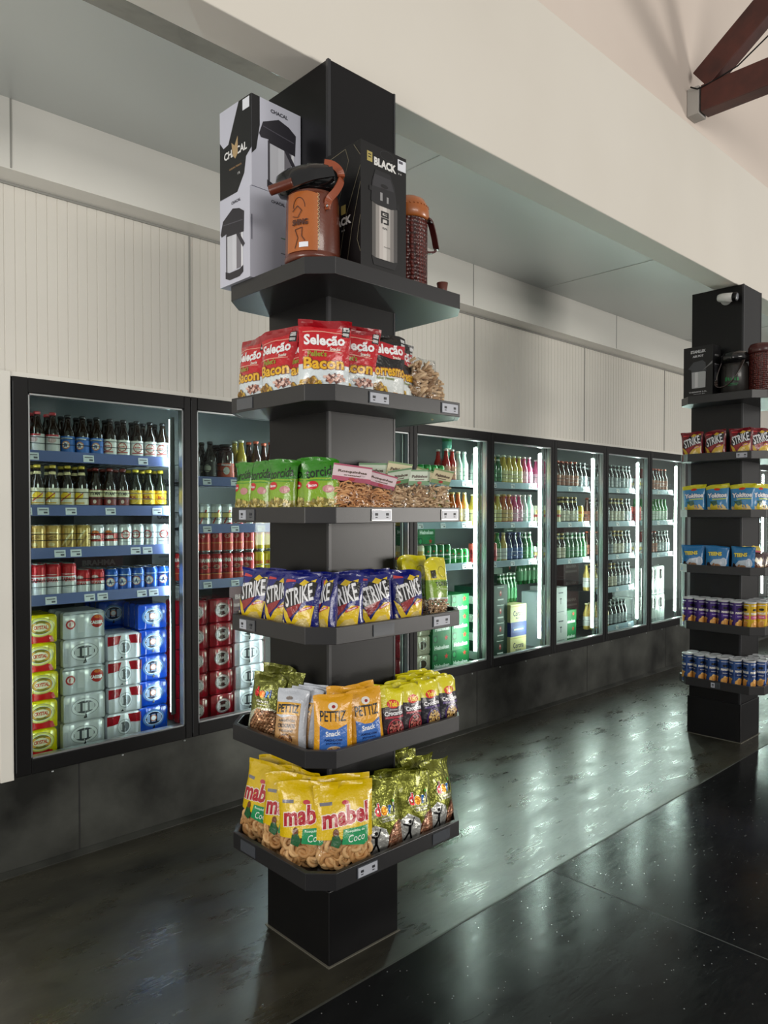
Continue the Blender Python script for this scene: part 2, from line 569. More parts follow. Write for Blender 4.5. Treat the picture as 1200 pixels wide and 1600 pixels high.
# ------------------------------------------------------------------ roof truss
WOOD = mat('dark_red_wood', (86, 38, 28), 0.5, vary=(9, (48, 20, 16), 0.3), bump=(30, 0.3, 0.003))
tr = empty('roof_truss', (4.32, 1.92, 3.795))
MB().box(-0.05, 0.05, -5.0, -0.055, 0.0, 0.15, WOOD).obj('tie_beam', tr, bevel=0.004)
MB().box(-0.052, 0.052, -0.045, 0.024, -0.004, 0.154, mat('grey_cement_block', (168, 165, 160), 0.8)).obj('end_block', tr, bevel=0.003)
T = Matrix.Translation((0, -0.10, 0.15)) @ Matrix.Rotation(math.radians(-37.5), 4, 'X')
MB().box(-0.045, 0.045, -5.5, 0.02, -0.01, 0.13, WOOD, T).obj('rafter', tr, bevel=0.004)
T = Matrix.Translation((0, -1.6, 0.15)) @ Matrix.Rotation(math.radians(48), 4, 'X')
MB().box(-0.035, 0.035, -1.45, 0.0, 0.0, 0.1, WOOD, T).obj('strut', tr, bevel=0.004)
tag(tr, 'dark red wooden roof truss end resting on the cream wall', 'roof truss')
mb = MB()
pts = [(4.24, 1.912, 3.94), (4.26, 1.88, 3.925), (4.27, 1.82, 3.935), (4.268, 1.75, 3.945), (4.27, 1.66, 3.965), (4.272, 1.5, 4.06), (4.27, 1.38, 4.16)]
mb.tube(pts, 0.004, BLACKF, 6)
tag(mb.obj('electric_cable'), 'thin black cable running from the wall onto the roof truss', 'cable')

# ------------------------------------------------------------------ display columns
def shelf_outline(e=0.0, c=0.066, cb=0.08):
    x0, x1, y0, y1 = 1.34 + e, 2.03 - e, 1.688 + e, 2.232 - e
    k = e * 0.41
    c -= k * 1.4; cb -= k * 1.4
    return [(x0 + c, y0), (x1 - c, y0), (x1, y0 + c), (x1, y1 - cb), (x1 - cb, y1), (x0 + cb, y1), (x0, y1 - cb), (x0, y0 + c)]
TRAY = mat('tray_laminate', (32, 32, 34), 0.38, spec=0.6, bump=(260, 0.15, 0.001))
SHELVES = [(2.201, 2.252), (1.828, 1.878), (1.466, 1.515), (1.105, 1.157), (0.735, 0.788), (0.367, 0.420)]
TAGCLEAR = glass_clear('tag_plastic', (200, 204, 208), 1.9, 0.12)
def tag_holder(parent, x, z, w, h, paper, face='front', rows=1):
    mb = MB()
    if face == 'front':
        T = Matrix.Translation((x, 1.688, z))
    else:
        T = Matrix.Translation((1.34, x, z)) @ Matrix.Rotation(-PI/2, 4, 'Z')
    mb.box(-w/2, w/2, -0.003, -0.0005, -h/2, h/2, mat('holder_grey', (70, 74, 80), 0.2, coat=0.5), T)
    if paper:
        mb.box(-w/2 + 0.003, w/2 - 0.003 - (0 if paper == 1 else w*0.5), -0.0042, -0.003, -h/2 + 0.003, h/2 - 0.003, mat('paper_tag', (176, 180, 190), 0.35), T)
        for i in range(2):
            a = -w*0.35 + i * w * 0.55
            mb.box(a, a + 0.012, -0.0046, -0.004, -0.002, 0.006, mat('tag_ink', (40, 42, 48), 0.5), T)
            mb.box(a + 0.001, a + 0.010, -0.0046, -0.004, -0.009, -0.006, mat('tag_ink', (40, 42, 48), 0.5), T)
    return mb.obj('price_tag_holder', parent)
def display_column(dx, label, tags):
    root = empty('display_column', (1.6875 + dx, 2.05, 0))
    def shift(mb):
        for v in mb.v:
            v.x -= 1.6875; v.y -= 2.05
        return mb
    mb = MB().box(1.537, 1.838, 1.882, 2.218, 0.0, 2.966, BLACKM)
    shift(mb).obj('column', root, bevel=0.003)
    mb = MB()
    E_ = mat('edge_trim', (44, 45, 48), 0.35)
    mb.box(1.5355, 1.547, 1.8805, 1.892, 0.25, 2.966, E_)
    mb.box(1.832, 1.8395, 1.8805, 1.89, 0.25, 2.966, E_)
    shift(mb).obj('edge_trim', root)
    mb = MB().box(1.529, 1.846, 1.874, 2.226, 0.0, 0.25, BLACKM)
    shift(mb).obj('plinth', root, bevel=0.003)
    mb = MB().box(1.522, 1.853, 1.867, 2.233, 0.0, 0.003, mat('sealant', (96, 94, 84), 0.7))
    shift(mb).obj('sealant_line', root)
    for i, (z0, z1) in enumerate(SHELVES):
        mb = MB()
        o = shelf_outline(); q = shelf_outline(0.016)
        if i == 0:
            mb.prism(o, z0, z1, TRAY)
        else:
            mb.prism(q, z0 + 0.001, z0 + 0.011, TRAY)
            n = len(o); b = len(mb.v)
            for z in (z0, z1):
                for P in (o, q):
                    mb.v += [Vector((x, y, z)) for x, y in P]
            for k in range(n):
                l = (k + 1) % n
                mb.face([b+k, b+l, b+2*n+l, b+2*n+k], TRAY)
                mb.face([b+n+l, b+n+k, b+3*n+k, b+3*n+l], TRAY)
                mb.face([b+2*n+k, b+2*n+l, b+3*n+l, b+3*n+k], TRAY)
                mb.face([b+l, b+k, b+n+k, b+n+l], TRAY)
        sh = shift(mb).obj('shelf', root, bevel=0.0015)
        for (ii, face, p, w, paper) in tags:
            if ii == i:
                h = tag_holder(sh, p, (z0+z1)/2, w, 0.036, paper, face)
                for v in h.data.vertices:
                    v.co.x -= 1.6875; v.co.y -= 2.05
    return tag(root, label, 'display column', 'black display columns with snack shelves')
display_column(0, 'near black square column carrying six octagonal snack shelves', [
    (1, 'front', 1.58, 0.085, 1), (1, 'front', 1.91, 0.085, 1), (1, 'side', 2.07, 0.09, 0),
    (2, 'front', 1.59, 0.085, 1), (2, 'front', 1.91, 0.085, 1), (2, 'side', 2.06, 0.09, 2),
    (3, 'front', 1.60, 0.09, 0), (3, 'front', 1.87, 0.085, 1), (3, 'side', 2.06, 0.09, 2),
    (5, 'front', 1.53, 0.085, 1), (5, 'front', 1.87, 0.085, 0), (5, 'side', 2.06, 0.085, 0)])
display_column(3.435, 'far black square column with shelves at right edge of view', [
    (1, 'side', 1.81, 0.07, 1), (5, 'side', 1.96, 0.06, 2)])

# security camera on the far column
sc_ = empty('security_camera', (4.970, 1.99, 2.885))
WPL = mat('white_plastic', (214, 214, 210), 0.35)
R90 = Matrix.Rotation(-PI/2, 4, 'Y')
MB().lathe([(0.036, 0), (0.036, 0.006), (0.028, 0.014), (0.014, 0.03), (0.012, 0.05)], WPL, 20, R90).obj('mount', sc_)
D = Matrix.Translation((-0.055, 0.02, 0.004)) @ Vector((0, -1, -0.12)).to_track_quat('Z', 'Y').to_matrix().to_4x4()
MB().lathe([(0.02, -0.012), (0.026, 0.0), (0.028, 0.02), (0.028, 0.085)], WPL, 20, D).obj('housing', sc_)
MB().lathe([(0.0285, 0.085), (0.0295, 0.088), (0.0295, 0.108), (0.026, 0.11)], BLACKF, 20, D).obj('sunshield', sc_)
MB().lathe([(0.022, 0.1105), (0.02, 0.112), (0.002, 0.113)], mat('lens_grey', (120, 124, 130), 0.15), 20, D).obj('lens', sc_)
tag(sc_, 'white bullet security camera fixed high on the far black column', 'security camera')
# ------------------------------------------------------------------ snack bags
def bag_S(w, h, d, seed=0, flat=0.0, back=False, crumple=1.0):
    r = random.Random(seed)
    ph = [r.uniform(0, 6.28) for _ in range(8)]
    tilt = r.uniform(-0.05, 0.05)
    fold = r.random(); side = r.choice((-1, 1))
    def S(u, v, eps, sd=1):
        s = min(max(v / h, 0), 1)
        if eps > 0:
            u = min(max(u, -0.486 * w), 0.486 * w)
        q = min(max((s - 0.015) / 0.925, 0.0), 1.0)
        pv = max(math.sin(PI * q ** 0.88), 0.0) ** 0.5
        a = min(abs(2 * u / w), 1.0)
        pu = max(1 - a ** 2.5, 0.0) ** 0.62
        t = d / 2 * pu * pv * (1.1 - 0.25 * s)
        n = (math.sin(u * 90 + ph[0] + v * 30) * math.sin(v * 55 + ph[1]) * 0.0016
             + math.sin(u * 210 + ph[2]) * 0.0006 * (1 if s > 0.8 or s < 0.1 else 0.25)
             + math.sin(u * 45 - v * 60 + ph[3]) * 0.0020) * (0.35 + 0.65 * (1 - pv)) * crumple
        uu = u * (1 - 0.07 * pv)
        seal = max(0.0, (s - 0.9) / 0.1)
        bend = 0.010 * seal * math.sin(u * 2.2 / w + ph[4]) + 0.003 * seal * math.sin(u * 7 / w + ph[5])
        z = v + (tilt * u + 0.0012 * math.sin(u * 9 / w + ph[6])) * s - 0.016 * fold * s ** 9 * max(0.0, 2 * u / w * side) ** 4
        y = -(t + eps) * sd - n + bend
        return (uu, y, max(z, 0.0))
    return S
def lins(a, b, n):
    return [a + (b - a) * i / n for i in range(n + 1)]
def bag_mesh(w, h, d, seed, base, art, ink_=foil, film=None, crumple=1.0):
    """base: colour, or list of (v fraction, colour) rows from the bottom; film: rows below this fraction are clear"""
    S = bag_S(w, h, d, seed, crumple=crumple)
    rows = base if isinstance(base, list) else [(1.0, base)]
    def m(u, v):
        f = v / h
        for lim, c in rows:
            if f <= lim + 1e-6:
                return FILM if c is None else ink_(c)
        return ink_(rows[-1][1])
    vs = sorted(set([round(x, 5) for x in lins(0, h, 22)] + [round(l * h, 5) for l, c in rows]))
    us = lins(-w/2, w/2, 18)
    mb = MB()
    mb.grid(lambda u, v: S(u, v, 0, 1), us, vs, m)
    mb.grid(lambda u, v: S(-u, v, 0, -1), us, vs, m)
    for c in (-w/2, w/2):                     # close the side edges
        pass
    art2 = art
    mb.art(lambda u, v, e: S(u, v, e, 1), art2, ink_, lim=0.475*w)
    return mb
def bag(name, cat, w, h, d, base, art, seeds=(1, 2), film=None, crumple=1.0, contents=None, ink_=foil):
    out = []
    for sd in seeds:
        root = bag_mesh(w, h, d, sd, base, art, ink_, crumple=crumple).obj(name, link=False)
        parts = []
        if contents:
            parts.append(contents(w, h, d, sd, root))
        out.append(Proto(root, cat, parts))
    return out
W_ = (238, 238, 240); RED = (196, 16, 30); YEL = (246, 205, 20); BLK = (18, 18, 20)

def blobs(cu, cv, n, ru, rv, cols, seed, r=0.009):
    rr = random.Random(seed); o = []
    for i in range(n):
        a = rr.uniform(0, 6.28); k = rr.uniform(0, 1) ** 0.5
        o.append(('e', cu + ru*k*math.cos(a), cv + rv*k*math.sin(a), r*rr.uniform(0.7, 1.3), r*rr.uniform(0.45, 0.8), cols[rr.randrange(len(cols))], rr.uniform(0, 3)))
    return o
def sel_art(top, second, w2):
    a = []
    a += [('r', 0.055, 0.196, 0.079, 0.230, BLK), ('r', 0.058, 0.214, 0.076, 0.226, (200, 200, 200)), ('r', 0.058, 0.200, 0.076, 0.209, (190, 190, 190))]
    if top == BLK:
        a += [('p', [(-0.078, 0.196), (-0.02, 0.206), (0.03, 0.196), (0.078, 0.204), (0.074, 0.158), (0.02, 0.150), (-0.03, 0.160), (-0.076, 0.150)], (178, 20, 36))]
    else:
        a += [('p', [(-0.07, 0.203), (0, 0.208), (0.06, 0.204), (0.06, 0.206), (0, 0.2105), (-0.07, 0.2055)], (228, 170, 150)),
              ('p', [(-0.07, 0.147), (0, 0.150), (0.06, 0.146), (0.06, 0.148), (0, 0.1525), (-0.07, 0.1495)], (228, 170, 150))]
    a += [('t', 'Seleção', 0.0, 0.179, 0.132, 0.040, W_, 0.03, 0.035), ('t', 'Snacks', 0.036, 0.157, 0.034, 0.010, (235, 225, 215))]
    a += [('t', second, 0.0, 0.112, w2, 0.040, (120, 60, 10), 0.03, 0.09), ('t', second, 0.0, 0.112, w2 * 0.97, 0.036, (228, 176, 30), 0.03, 0.03)]
    if top != BLK:
        a += [('t', "Pellet's", -0.022, 0.140, 0.062, 0.018, (150, 150, 40), 0.05, 0.03)]
        a += blobs(0.038, 0.068, 60, 0.034, 0.013, [(150, 90, 74), (206, 150, 130), (96, 50, 40), (226, 190, 176)], 5, 0.0052)
    else:
        a += [('t', 'Sabor Pimenta', -0.01, 0.086, 0.07, 0.009, (120, 130, 50))]
    a += blobs(-0.040, 0.036, 90, 0.038, 0.032, [(190, 150, 50), (146, 104, 30), (220, 186, 80), (110, 80, 30)], 7, 0.0085)
    if top == BLK:
        a += blobs(0.030, 0.022, 60, 0.042, 0.018, [(206, 150, 70), (170, 100, 50), (224, 176, 110), (140, 84, 40)], 9, 0.008)
    return a
SEL_RED = bag('snack_bag', 'snack bag', 0.165, 0.245, 0.055, [(0.44, (212, 222, 226)), (0.9, (190, 12, 28)), (1.0, (150, 14, 26))], sel_art((190, 12, 28), 'Bacon', 0.135), (1, 2, 3))
SEL_BLK = bag('snack_bag', 'snack bag', 0.160, 0.235, 0.05, [(0.46, (216, 222, 220)), (1.0, (20, 18, 18))], sel_art(BLK, 'Torresmo', 0.15), (4, 5))

# green twisted-snack bags
g1 = (70, 140, 30); g2 = (128, 168, 34)
TOR = bag('snack_bag', 'snack bag', 0.118, 0.192, 0.042, [(0.30, (150, 146, 60)), (0.66, g2), (1.0, (52, 128, 30))],
    [('t', 'torcida', 0, 0.146, 0.098, 0.032, (18, 40, 18), 0.12, 0.02, 0.15), ('e', -0.03, 0.104, 0.020, 0.013, (196, 30, 40)),
     ('t', 'Bacon', -0.03, 0.104, 0.028, 0.009, W_), ('e', 0.022, 0.092, 0.02, 0.012, (190, 130, 130)),
     ('r', -0.05, 0.118, 0.052, 0.121, (60, 140, 40))] + blobs(0, 0.032, 130, 0.054, 0.032, [(196, 176, 92), (150, 130, 56), (214, 200, 130), (120, 110, 44)], 3, 0.0065), (6, 7))

# blue ridged-snack bags with a slanted white title
def strike_art(c2):
    return [('p', [(-0.012, 0.150), (0.012, 0.172), (0.030, 0.164), (0.056, 0.172), (0.052, 0.150), (0.02, 0.135)], c2),
         ('p', [(-0.058, 0.160), (-0.018, 0.163), (-0.02, 0.168), (-0.056, 0.171)], (196, 60, 66)), 
         ('p', [(-0.066, 0.088), (-0.040, 0.066), (-0.022, 0.036), (-0.005, 0.060), (0.030, 0.090), (0.060, 0.088), (0.050, 0.030), (0.036, 0.006), (-0.016, 0.006), (-0.040, 0.030), (-0.052, 0.050)], c2),
         ('p', [(0.0, 0.008), (-0.012, 0.028), (0.008, 0.046), (0.034, 0.050), (0.046, 0.030), (0.034, 0.010)], (206, 184, 110)),
         ('p', [(0.006, 0.012), (0.0, 0.026), (0.016, 0.036), (0.034, 0.030), (0.03, 0.014)], (228, 208, 140)),
         ('p', [(-0.062, 0.040), (-0.05, 0.016), (-0.030, 0.008), (-0.046, 0.022), (-0.056, 0.044)], (222, 206, 160)),
         ('p', [(-0.044, 0.078), (0.024, 0.108), (0.004, 0.076), (-0.030, 0.046)], (140, 20, 26)),
         ('p', [(-0.062, 0.092), (-0.050, 0.142), (-0.032, 0.134), (-0.014, 0.160), (0.016, 0.150), (0.036, 0.166), (0.062, 0.160), (0.058, 0.118), (0.03, 0.105), (-0.008, 0.090), (-0.045, 0.076)], (12, 12, 18)),
         ('t', 'STRIKE', 0.0, 0.121, 0.108, 0.056, (226, 228, 232), 0.26, 0.02, 0.1),
         ('p', [(0.010, 0.068), (0.054, 0.082), (0.053, 0.090), (0.012, 0.077)], (190, 50, 40)), ('t', 'Queijo', 0.032, 0.079, 0.034, 0.006, W_, 0.3)]
STRK_B = bag('snack_bag', 'snack bag', 0.142, 0.19, 0.05, (18, 26, 112), strike_art((222, 190, 36)), (8, 9, 10))
STRK_R = bag('snack_bag', 'snack bag', 0.142, 0.19, 0.05, (112, 18, 30), strike_art((206, 170, 50)), (8, 11))

# yellow and green peanut bags with clear bottom
def nuts(kind, n, cols, rad, lo, hi, wide=0.42):
    def f(w, h, d, sd, root):
        r = random.Random(sd * 7 + n); mb = MB()
        ms = [mat('%s_%d' % (kind, i), c, 0.6) for i, c in enumerate(cols)]
        S = bag_S(w, h, d, sd)
        for i in range(n):
            u = r.uniform(-wide, wide) * w; v = lo * h + (hi - lo) * h * (i + r.random()) / n
            y0 = S(u, v, 0)[1]
            y = min(y0 + rad * 1.1 + r.random() * 0.006, d * 0.1)
            T = Matrix.Translation((u * 0.93, y, max(v, rad))) @ Matrix.Rotation(r.uniform(0, 3), 4, 'X') @ Matrix.Rotation(r.uniform(0, 3), 4, 'Z')
            if kind == 'ring':
                u = max(min(u, 0.46*w - rad), rad - 0.46*w); y0 = S(u * 1.05, v, 0)[1]; y = min(y0 + rad * (1.0 if i % 3 else 1.5), d * 0.1)
                mb.torus(rad, rad * 0.40, Matrix.Translation((u*0.93, y, max(v, rad))) @ Matrix.Rotation(PI/2 + r.uniform(-0.5, 0.5), 4, 'X') @ Matrix.Rotation(r.uniform(-0.6, 0.6), 4, 'Y'), ms[i % len(ms)], 14, 7)
            elif kind == 'loop':
                mb.torus(rad, rad * 0.2, T, ms[i % len(ms)], 10, 5)
            elif kind == 'curl':
                L = rad * r.uniform(1.5, 2.6)
                pts = [T @ Vector((L*(t - 0.5)*2, rad*0.9*math.sin(t*PI*1.2), rad*0.3*math.cos(t*4))) for t in (0, .2, .4, .6, .8, 1)]
                mb.tube(pts, rad * 0.34, ms[i % len(ms)], 6)
            else:
                mb.ball(rad, T, ms[i % len(ms)], 7, 5, 1, 0.85, 1.25)
        o = mb.obj('snack_pieces', link=False)
        o['kind'] = 'stuff'
        return o
    return f
TORRES = bag('snack_bag', 'snack bag', 0.125, 0.225, 0.05, [(0.34, None), (0.64, (122, 160, 34)), (1.0, (214, 204, 24))],
    [('t', 'TORRES', 0.012, 0.130, 0.085, 0.017, (30, 60, 24), 0.05), ('o', 0.018, 0.172, 0.026, 0.02, 0.002, (150, 140, 20)),
     ('r', -0.046, 0.150, -0.022, 0.178, (46, 44, 20)), ('r', -0.058, 0.076, 0.058, 0.082, (176, 190, 180)), ('t', 'frutos secos', 0.012, 0.112, 0.05, 0.006, (200, 220, 160))],
    (12, 13), contents=nuts('curl', 90, [(214, 186, 150), (190, 160, 124), (160, 128, 96)], 0.007, 0.02, 0.34))

# silver-green peanut bags
oliv = (108, 112, 44)
def dori_small():
    a = [('p', ell(0, 0.056, 0.055, 0.052), None)]
    a = [('p', [(-0.06, 0.0), (-0.06, 0.075), (-0.02, 0.098), (0.03, 0.10), (0.06, 0.09), (0.06, 0.0)], (196, 198, 172)),
         ('p', [(-0.046, 0.0), (-0.05, 0.05), (-0.03, 0.08), (0.0, 0.092), (0.062, 0.092), (0.062, 0.0)], (96, 62, 40))]
    r = random.Random(3)
    for i in range(84):
        cu = -0.04 + 0.1 * ((i % 9) + 0.5 * ((i // 9) % 2)) / 9; cv = 0.006 + (i // 9) * 0.0092
        if (cu + 0.05) * 1.6 < (cv - 0.02) * 0.5: continue
        a.append(('e', cu, cv, 0.0062, 0.0042, [(180, 134, 96), (160, 112, 78), (194, 150, 112)][r.randrange(3)], 0.6))
    a += [('t', 'd', -0.034, 0.148, 0.015, 0.032, (196, 40, 40), 0, 0.08), ('e', -0.012, 0.142, 0.011, 0.012, (226, 110, 30)), ('t', 'r', 0.008, 0.143, 0.010, 0.022, (40, 110, 190), 0, 0.08),
          ('t', 'i', 0.020, 0.146, 0.005, 0.028, (30, 60, 120), 0, 0.08), ('t', 'PEANUTS', -0.006, 0.118, 0.05, 0.008, (226, 226, 214)), ('t', 'Amendoim', -0.006, 0.108, 0.04, 0.006, (220, 220, 200))]
    return a
DORI_S = bag('peanut_bag', 'peanut bag', 0.125, 0.21, 0.05, oliv, dori_small(), (14, 15), crumple=1.8, ink_=mfoil)
def dori_big():
    a = [('p', [(-0.08, 0.006), (-0.08, 0.075), (-0.045, 0.098), (0.0, 0.078), (0.018, 0.04), (0.012, 0.006)], (206, 208, 204))]
    a += [('p', [(-0.0, 0.01), (0.01, 0.055), (0.04, 0.09), (0.079, 0.10), (0.079, 0.012), (0.04, 0.008)], (110, 70, 50))]
    r = random.Random(5)
    for i in range(60):
        cu = 0.012 + 0.066 * ((i % 7) + 0.5 * ((i // 7) % 2)) / 7; cv = 0.016 + (i // 7) * 0.0094
        if cv > 0.016 + (cu) * 1.15 + 0.02: continue
        a.append(('e', cu, cv, 0.0056, 0.0045, [(186, 136, 108), (160, 108, 84), (206, 166, 138)][r.randrange(3)], 0.6))
    # little figure with raised arms
    a += [('e', -0.042, 0.072, 0.006, 0.006, BLK), ('p', [(-0.048, 0.062), (-0.036, 0.062), (-0.037, 0.038), (-0.026, 0.012), (-0.032, 0.011), (-0.042, 0.034), (-0.056, 0.013), (-0.061, 0.016), (-0.047, 0.040)], BLK),
          ('p', [(-0.036, 0.064), (-0.026, 0.085), (-0.022, 0.084), (-0.034, 0.056)], BLK), ('p', [(-0.048, 0.064), (-0.066, 0.068), (-0.067, 0.064), (-0.048, 0.057)], BLK)]
    a += [('p', [(-0.05, 0.138), (0.062, 0.150), (0.064, 0.106), (-0.02, 0.098)], (136, 140, 70)),
          ('t', 'd', -0.028, 0.142, 0.024, 0.042, (222, 222, 214), 0, 0.11), ('t', 'd', -0.028, 0.142, 0.020, 0.040, (186, 30, 44), 0, 0.03),
          ('e', -0.002, 0.136, 0.016, 0.017, (222, 222, 214)), ('e', -0.002, 0.136, 0.014, 0.015, (230, 150, 30)),
          ('t', 'r', 0.024, 0.138, 0.016, 0.028, (222, 222, 214), 0, 0.11), ('t', 'r', 0.024, 0.138, 0.014, 0.026, (30, 110, 190), 0, 0.04),
          ('t', 'i', 0.041, 0.142, 0.007, 0.036, (20, 24, 36), 0, 0.08), ('e', 0.041, 0.163, 0.005, 0.005, (70, 150, 50)),
          ('t', 'AMENDOIM', 0.012, 0.113, 0.06, 0.007, (226, 226, 214)), ('t', 'NO SABOR', 0.012, 0.104, 0.055, 0.006, (226, 226, 214))]
    return a
DORI_B = bag('peanut_bag', 'peanut bag', 0.165, 0.235, 0.06, [(0.44, (118, 122, 36)), (1.0, (122, 126, 38))], dori_big(), (16, 17, 18), crumple=1.6, ink_=mfoil)

# white and orange peanut pouches
def pettiz(body, panel, sub):
    a = [('e', 0.0, 0.150, 0.016, 0.012, (226, 222, 214)), ('e', 0.002, 0.149, 0.006, 0.005, (150, 24, 24)),
         ('t', 'PETTIZ', 0, 0.120, 0.086, 0.032, (22, 20, 20), 0.0, 0.015)]
    if body == 'w':
        a = [('r', -0.056, 0.102, 0.034, 0.141, (214, 160, 34)), ('p', [(-0.056, 0.0), (-0.056, 0.100), (-0.03, 0.092), (0.0, 0.098), (0.034, 0.104), (0.034, 0.0)], (182, 140, 88)),
             ('t', 'PETTIZ', -0.010, 0.122, 0.078, 0.026, BLK, 0, 0.04), ('t', 'AMENDOIM', -0.012, 0.084, 0.06, 0.008, BLK), ('t', 'CROCANTE', -0.012, 0.068, 0.066, 0.013, (50, 30, 20), 0, 0.05),
             ('t', 'Natural', -0.012, 0.053, 0.05, 0.008, (60, 36, 24)), ('e', -0.012, 0.026, 0.026, 0.017, (90, 56, 34)), ('e', -0.010, 0.154, 0.012, 0.006, (120, 110, 104))]
        a += blobs(-0.012, 0.026, 24, 0.02, 0.013, [(190, 140, 90), (160, 110, 66)], 4, 0.005)
    else:
        a += [('p', [(-0.044, 0.006), (-0.044, 0.092), (-0.014, 0.080), (0.014, 0.080), (0.046, 0.094), (0.046, 0.006)], (60, 108, 186)),
              ('t', 'Snack', 0.0, 0.068, 0.05, 0.016, (226, 230, 236), 0.08), ('t', 'AMENDOIM', 0.0, 0.048, 0.06, 0.007, (24, 44, 96)), ('t', 'JAPONES', 0.0, 0.037, 0.05, 0.007, (24, 44, 96)),
              ('e', 0.004, 0.016, 0.026, 0.014, (214, 190, 160))]
        a += blobs(0.004, 0.016, 22, 0.021, 0.010, [(196, 140, 80), (170, 110, 60), (216, 170, 110)], 6, 0.005)
    return a
PET_W = bag('peanut_pouch', 'peanut pouch', 0.115, 0.185, 0.03, (196, 202, 212), pettiz('w', 0, 0), (19, 20), crumple=0.7)
PET_O = bag('peanut_pouch', 'peanut pouch', 0.125, 0.185, 0.036, (222, 160, 34), pettiz('o', 0, 0), (21, 22), crumple=0.8)
def yoki(pan):
    a = [('e', 0.0, 0.122, 0.024, 0.014, (214, 40, 30)), ('t', 'Yoki', 0, 0.122, 0.034, 0.018, (246, 216, 40), 0, 0.05),
         ('t', 'Amendoim', 0, 0.104, 0.03, 0.005, (210, 210, 214)), ('t', 'Crocante', 0, 0.093, 0.074, 0.015, (236, 236, 240), 0.03, 0.04),
         ('r', -0.036, 0.076, 0.04, 0.083, pan), ('p', ell(0.004, 0.040, 0.034, 0.034), pan), ('e', 0.004, 0.038, 0.030, 0.031, (60, 30, 26))]
    c = [(176, 90, 84), (150, 60, 60), (196, 120, 110)] if pan[0] > 100 else [(206, 170, 100), (180, 140, 76), (222, 192, 130)]
    a += blobs(0.004, 0.038, 70, 0.026, 0.027, c, 8, 0.0042)
    return a
YOKI_R = bag('peanut_pouch', 'peanut pouch', 0.096, 0.172, 0.032, [(0.66, (52, 40, 46)), (1.0, (222, 212, 30))], yoki((170, 50, 66)), (23, 24))
YOKI_P = bag('peanut_pouch', 'peanut pouch', 0.098, 0.172, 0.034, [(0.66, (26, 24, 38)), (1.0, (222, 212, 30))], yoki((64, 36, 110)), (25, 26))

# ring biscuit bags
def mabel():
    a = [('r', -0.085, 0.196, -0.045, 0.206, (120, 120, 130)), ('e', 0.0, 0.20, 0.012, 0.007, (196, 60, 70)),
         ('t', 'mabel', 0.0, 0.163, 0.172, 0.062, (238, 226, 214), 0.1, 0.085, 0.12), ('t', 'mabel', 0.0, 0.163, 0.166, 0.058, (176, 18, 40), 0.1, 0.035, 0.12),
         ('p', [(-0.018, 0.078), (-0.012, 0.122), (0.078, 0.130), (0.076, 0.082), (0.06, 0.072)], (38, 148, 92)),
         ('t', 'Rosquinha de', 0.030, 0.116, 0.07, 0.010, (206, 236, 216), 0.06), ('t', 'Coco', 0.034, 0.096, 0.06, 0.022, (240, 246, 240), 0.12, 0.0, 0.3),
         ('e', -0.038, 0.112, 0.010, 0.014, (110, 60, 30)), ('p', [(-0.05, 0.105), (-0.03, 0.108), (-0.018, 0.085), (-0.03, 0.068), (-0.056, 0.078)], (30, 90, 50))]
    return a
MABEL = bag('biscuit_bag', 'biscuit bag', 0.20, 0.262, 0.07, [(0.36, None), (1.0, (222, 188, 10))], mabel(), (27, 28, 29),
    contents=nuts('ring', 48, [(206, 160, 104), (190, 142, 88), (216, 174, 120)], 0.0175, 0.06, 0.37, 0.40))

# clear bags
def clear_bag(name, w, h, d, seeds, cont, header=None, label='clear bag'):
    out = []
    for sd in seeds:
        S = bag_S(w, h, d, sd, crumple=1.8)
        mb = MB()
        us, vs = lins(-w/2, w/2, 16), lins(0, h, 16)
        mb.grid(lambda u, v: S(u, v, 0, 1), us, vs, FILM)
        mb.grid(lambda u, v: S(-u, v, 0, -1), us, vs, FILM)
        root = mb.obj(name, link=False)
        parts = [cont(w, h, d, sd, root)]
        if header:
            hb = MB()
            c0, c1, tx = header
            T = Matrix.Translation((0, -0.006, h * 0.86)) @ Matrix.Rotation(math.radians(14 + sd % 3 * 6), 4, 'X') @ Matrix.Rotation(math.radians((sd % 5 - 2) * 4), 4, 'Y')
            hb.box(-w*0.47, w*0.47, -0.0012, 0.0012, 0, 0.052, ink(c0), T)
            hb.art(lambda u, v, e: T @ Vector((u, -0.0012 - e, v)), [('r', -w*0.47, 0, w*0.47, 0.014, c1), ('r', -w*0.47, 0.047, w*0.47, 0.052, c1), ('t', tx, 0.0, 0.030, w*0.7, 0.010, (90, 70, 60)),
                 ('t', 'artesanal', 0.0, 0.020, w*0.4, 0.005, (110, 90, 80)), ('e', 0, 0.008, 0.012, 0.005, (170, 60, 60))])
            parts.append(hb.obj('header_card', link=False))
        out.append(Proto(root, 'snack bag', parts))
    return out
tan = [(238, 200, 146), (226, 184, 126), (246, 216, 170)]
brn = [(206, 150, 96), (186, 130, 80), (220, 170, 118)]
CLR_STRIP = clear_bag('snack_bag', 0.155, 0.19, 0.075, (31, 32), nuts('curl', 95, tan, 0.015, 0.04, 0.85, 0.40))
CLR_RING = clear_bag('snack_bag', 0.145, 0.135, 0.06, (33, 34), nuts('loop', 110, brn, 0.015, 0.05, 0.80, 0.42), ((220, 200, 206), (176, 84, 110), 'Rosquinhas'))
CLR_STICK = clear_bag('snack_bag', 0.115, 0.132, 0.05, (35, 36), nuts('curl', 110, brn, 0.010, 0.05, 0.76, 0.42), ((196, 208, 190), (96, 140, 96), 'Palitinhos'))
CLR_CREAM = clear_bag('snack_bag', 0.115, 0.14, 0.05, (38, 39), nuts('curl', 110, [(186, 140, 108), (168, 122, 92)], 0.009, 0.05, 0.78, 0.42), ((216, 206, 170), (130, 160, 110), 'Palitinhos'))

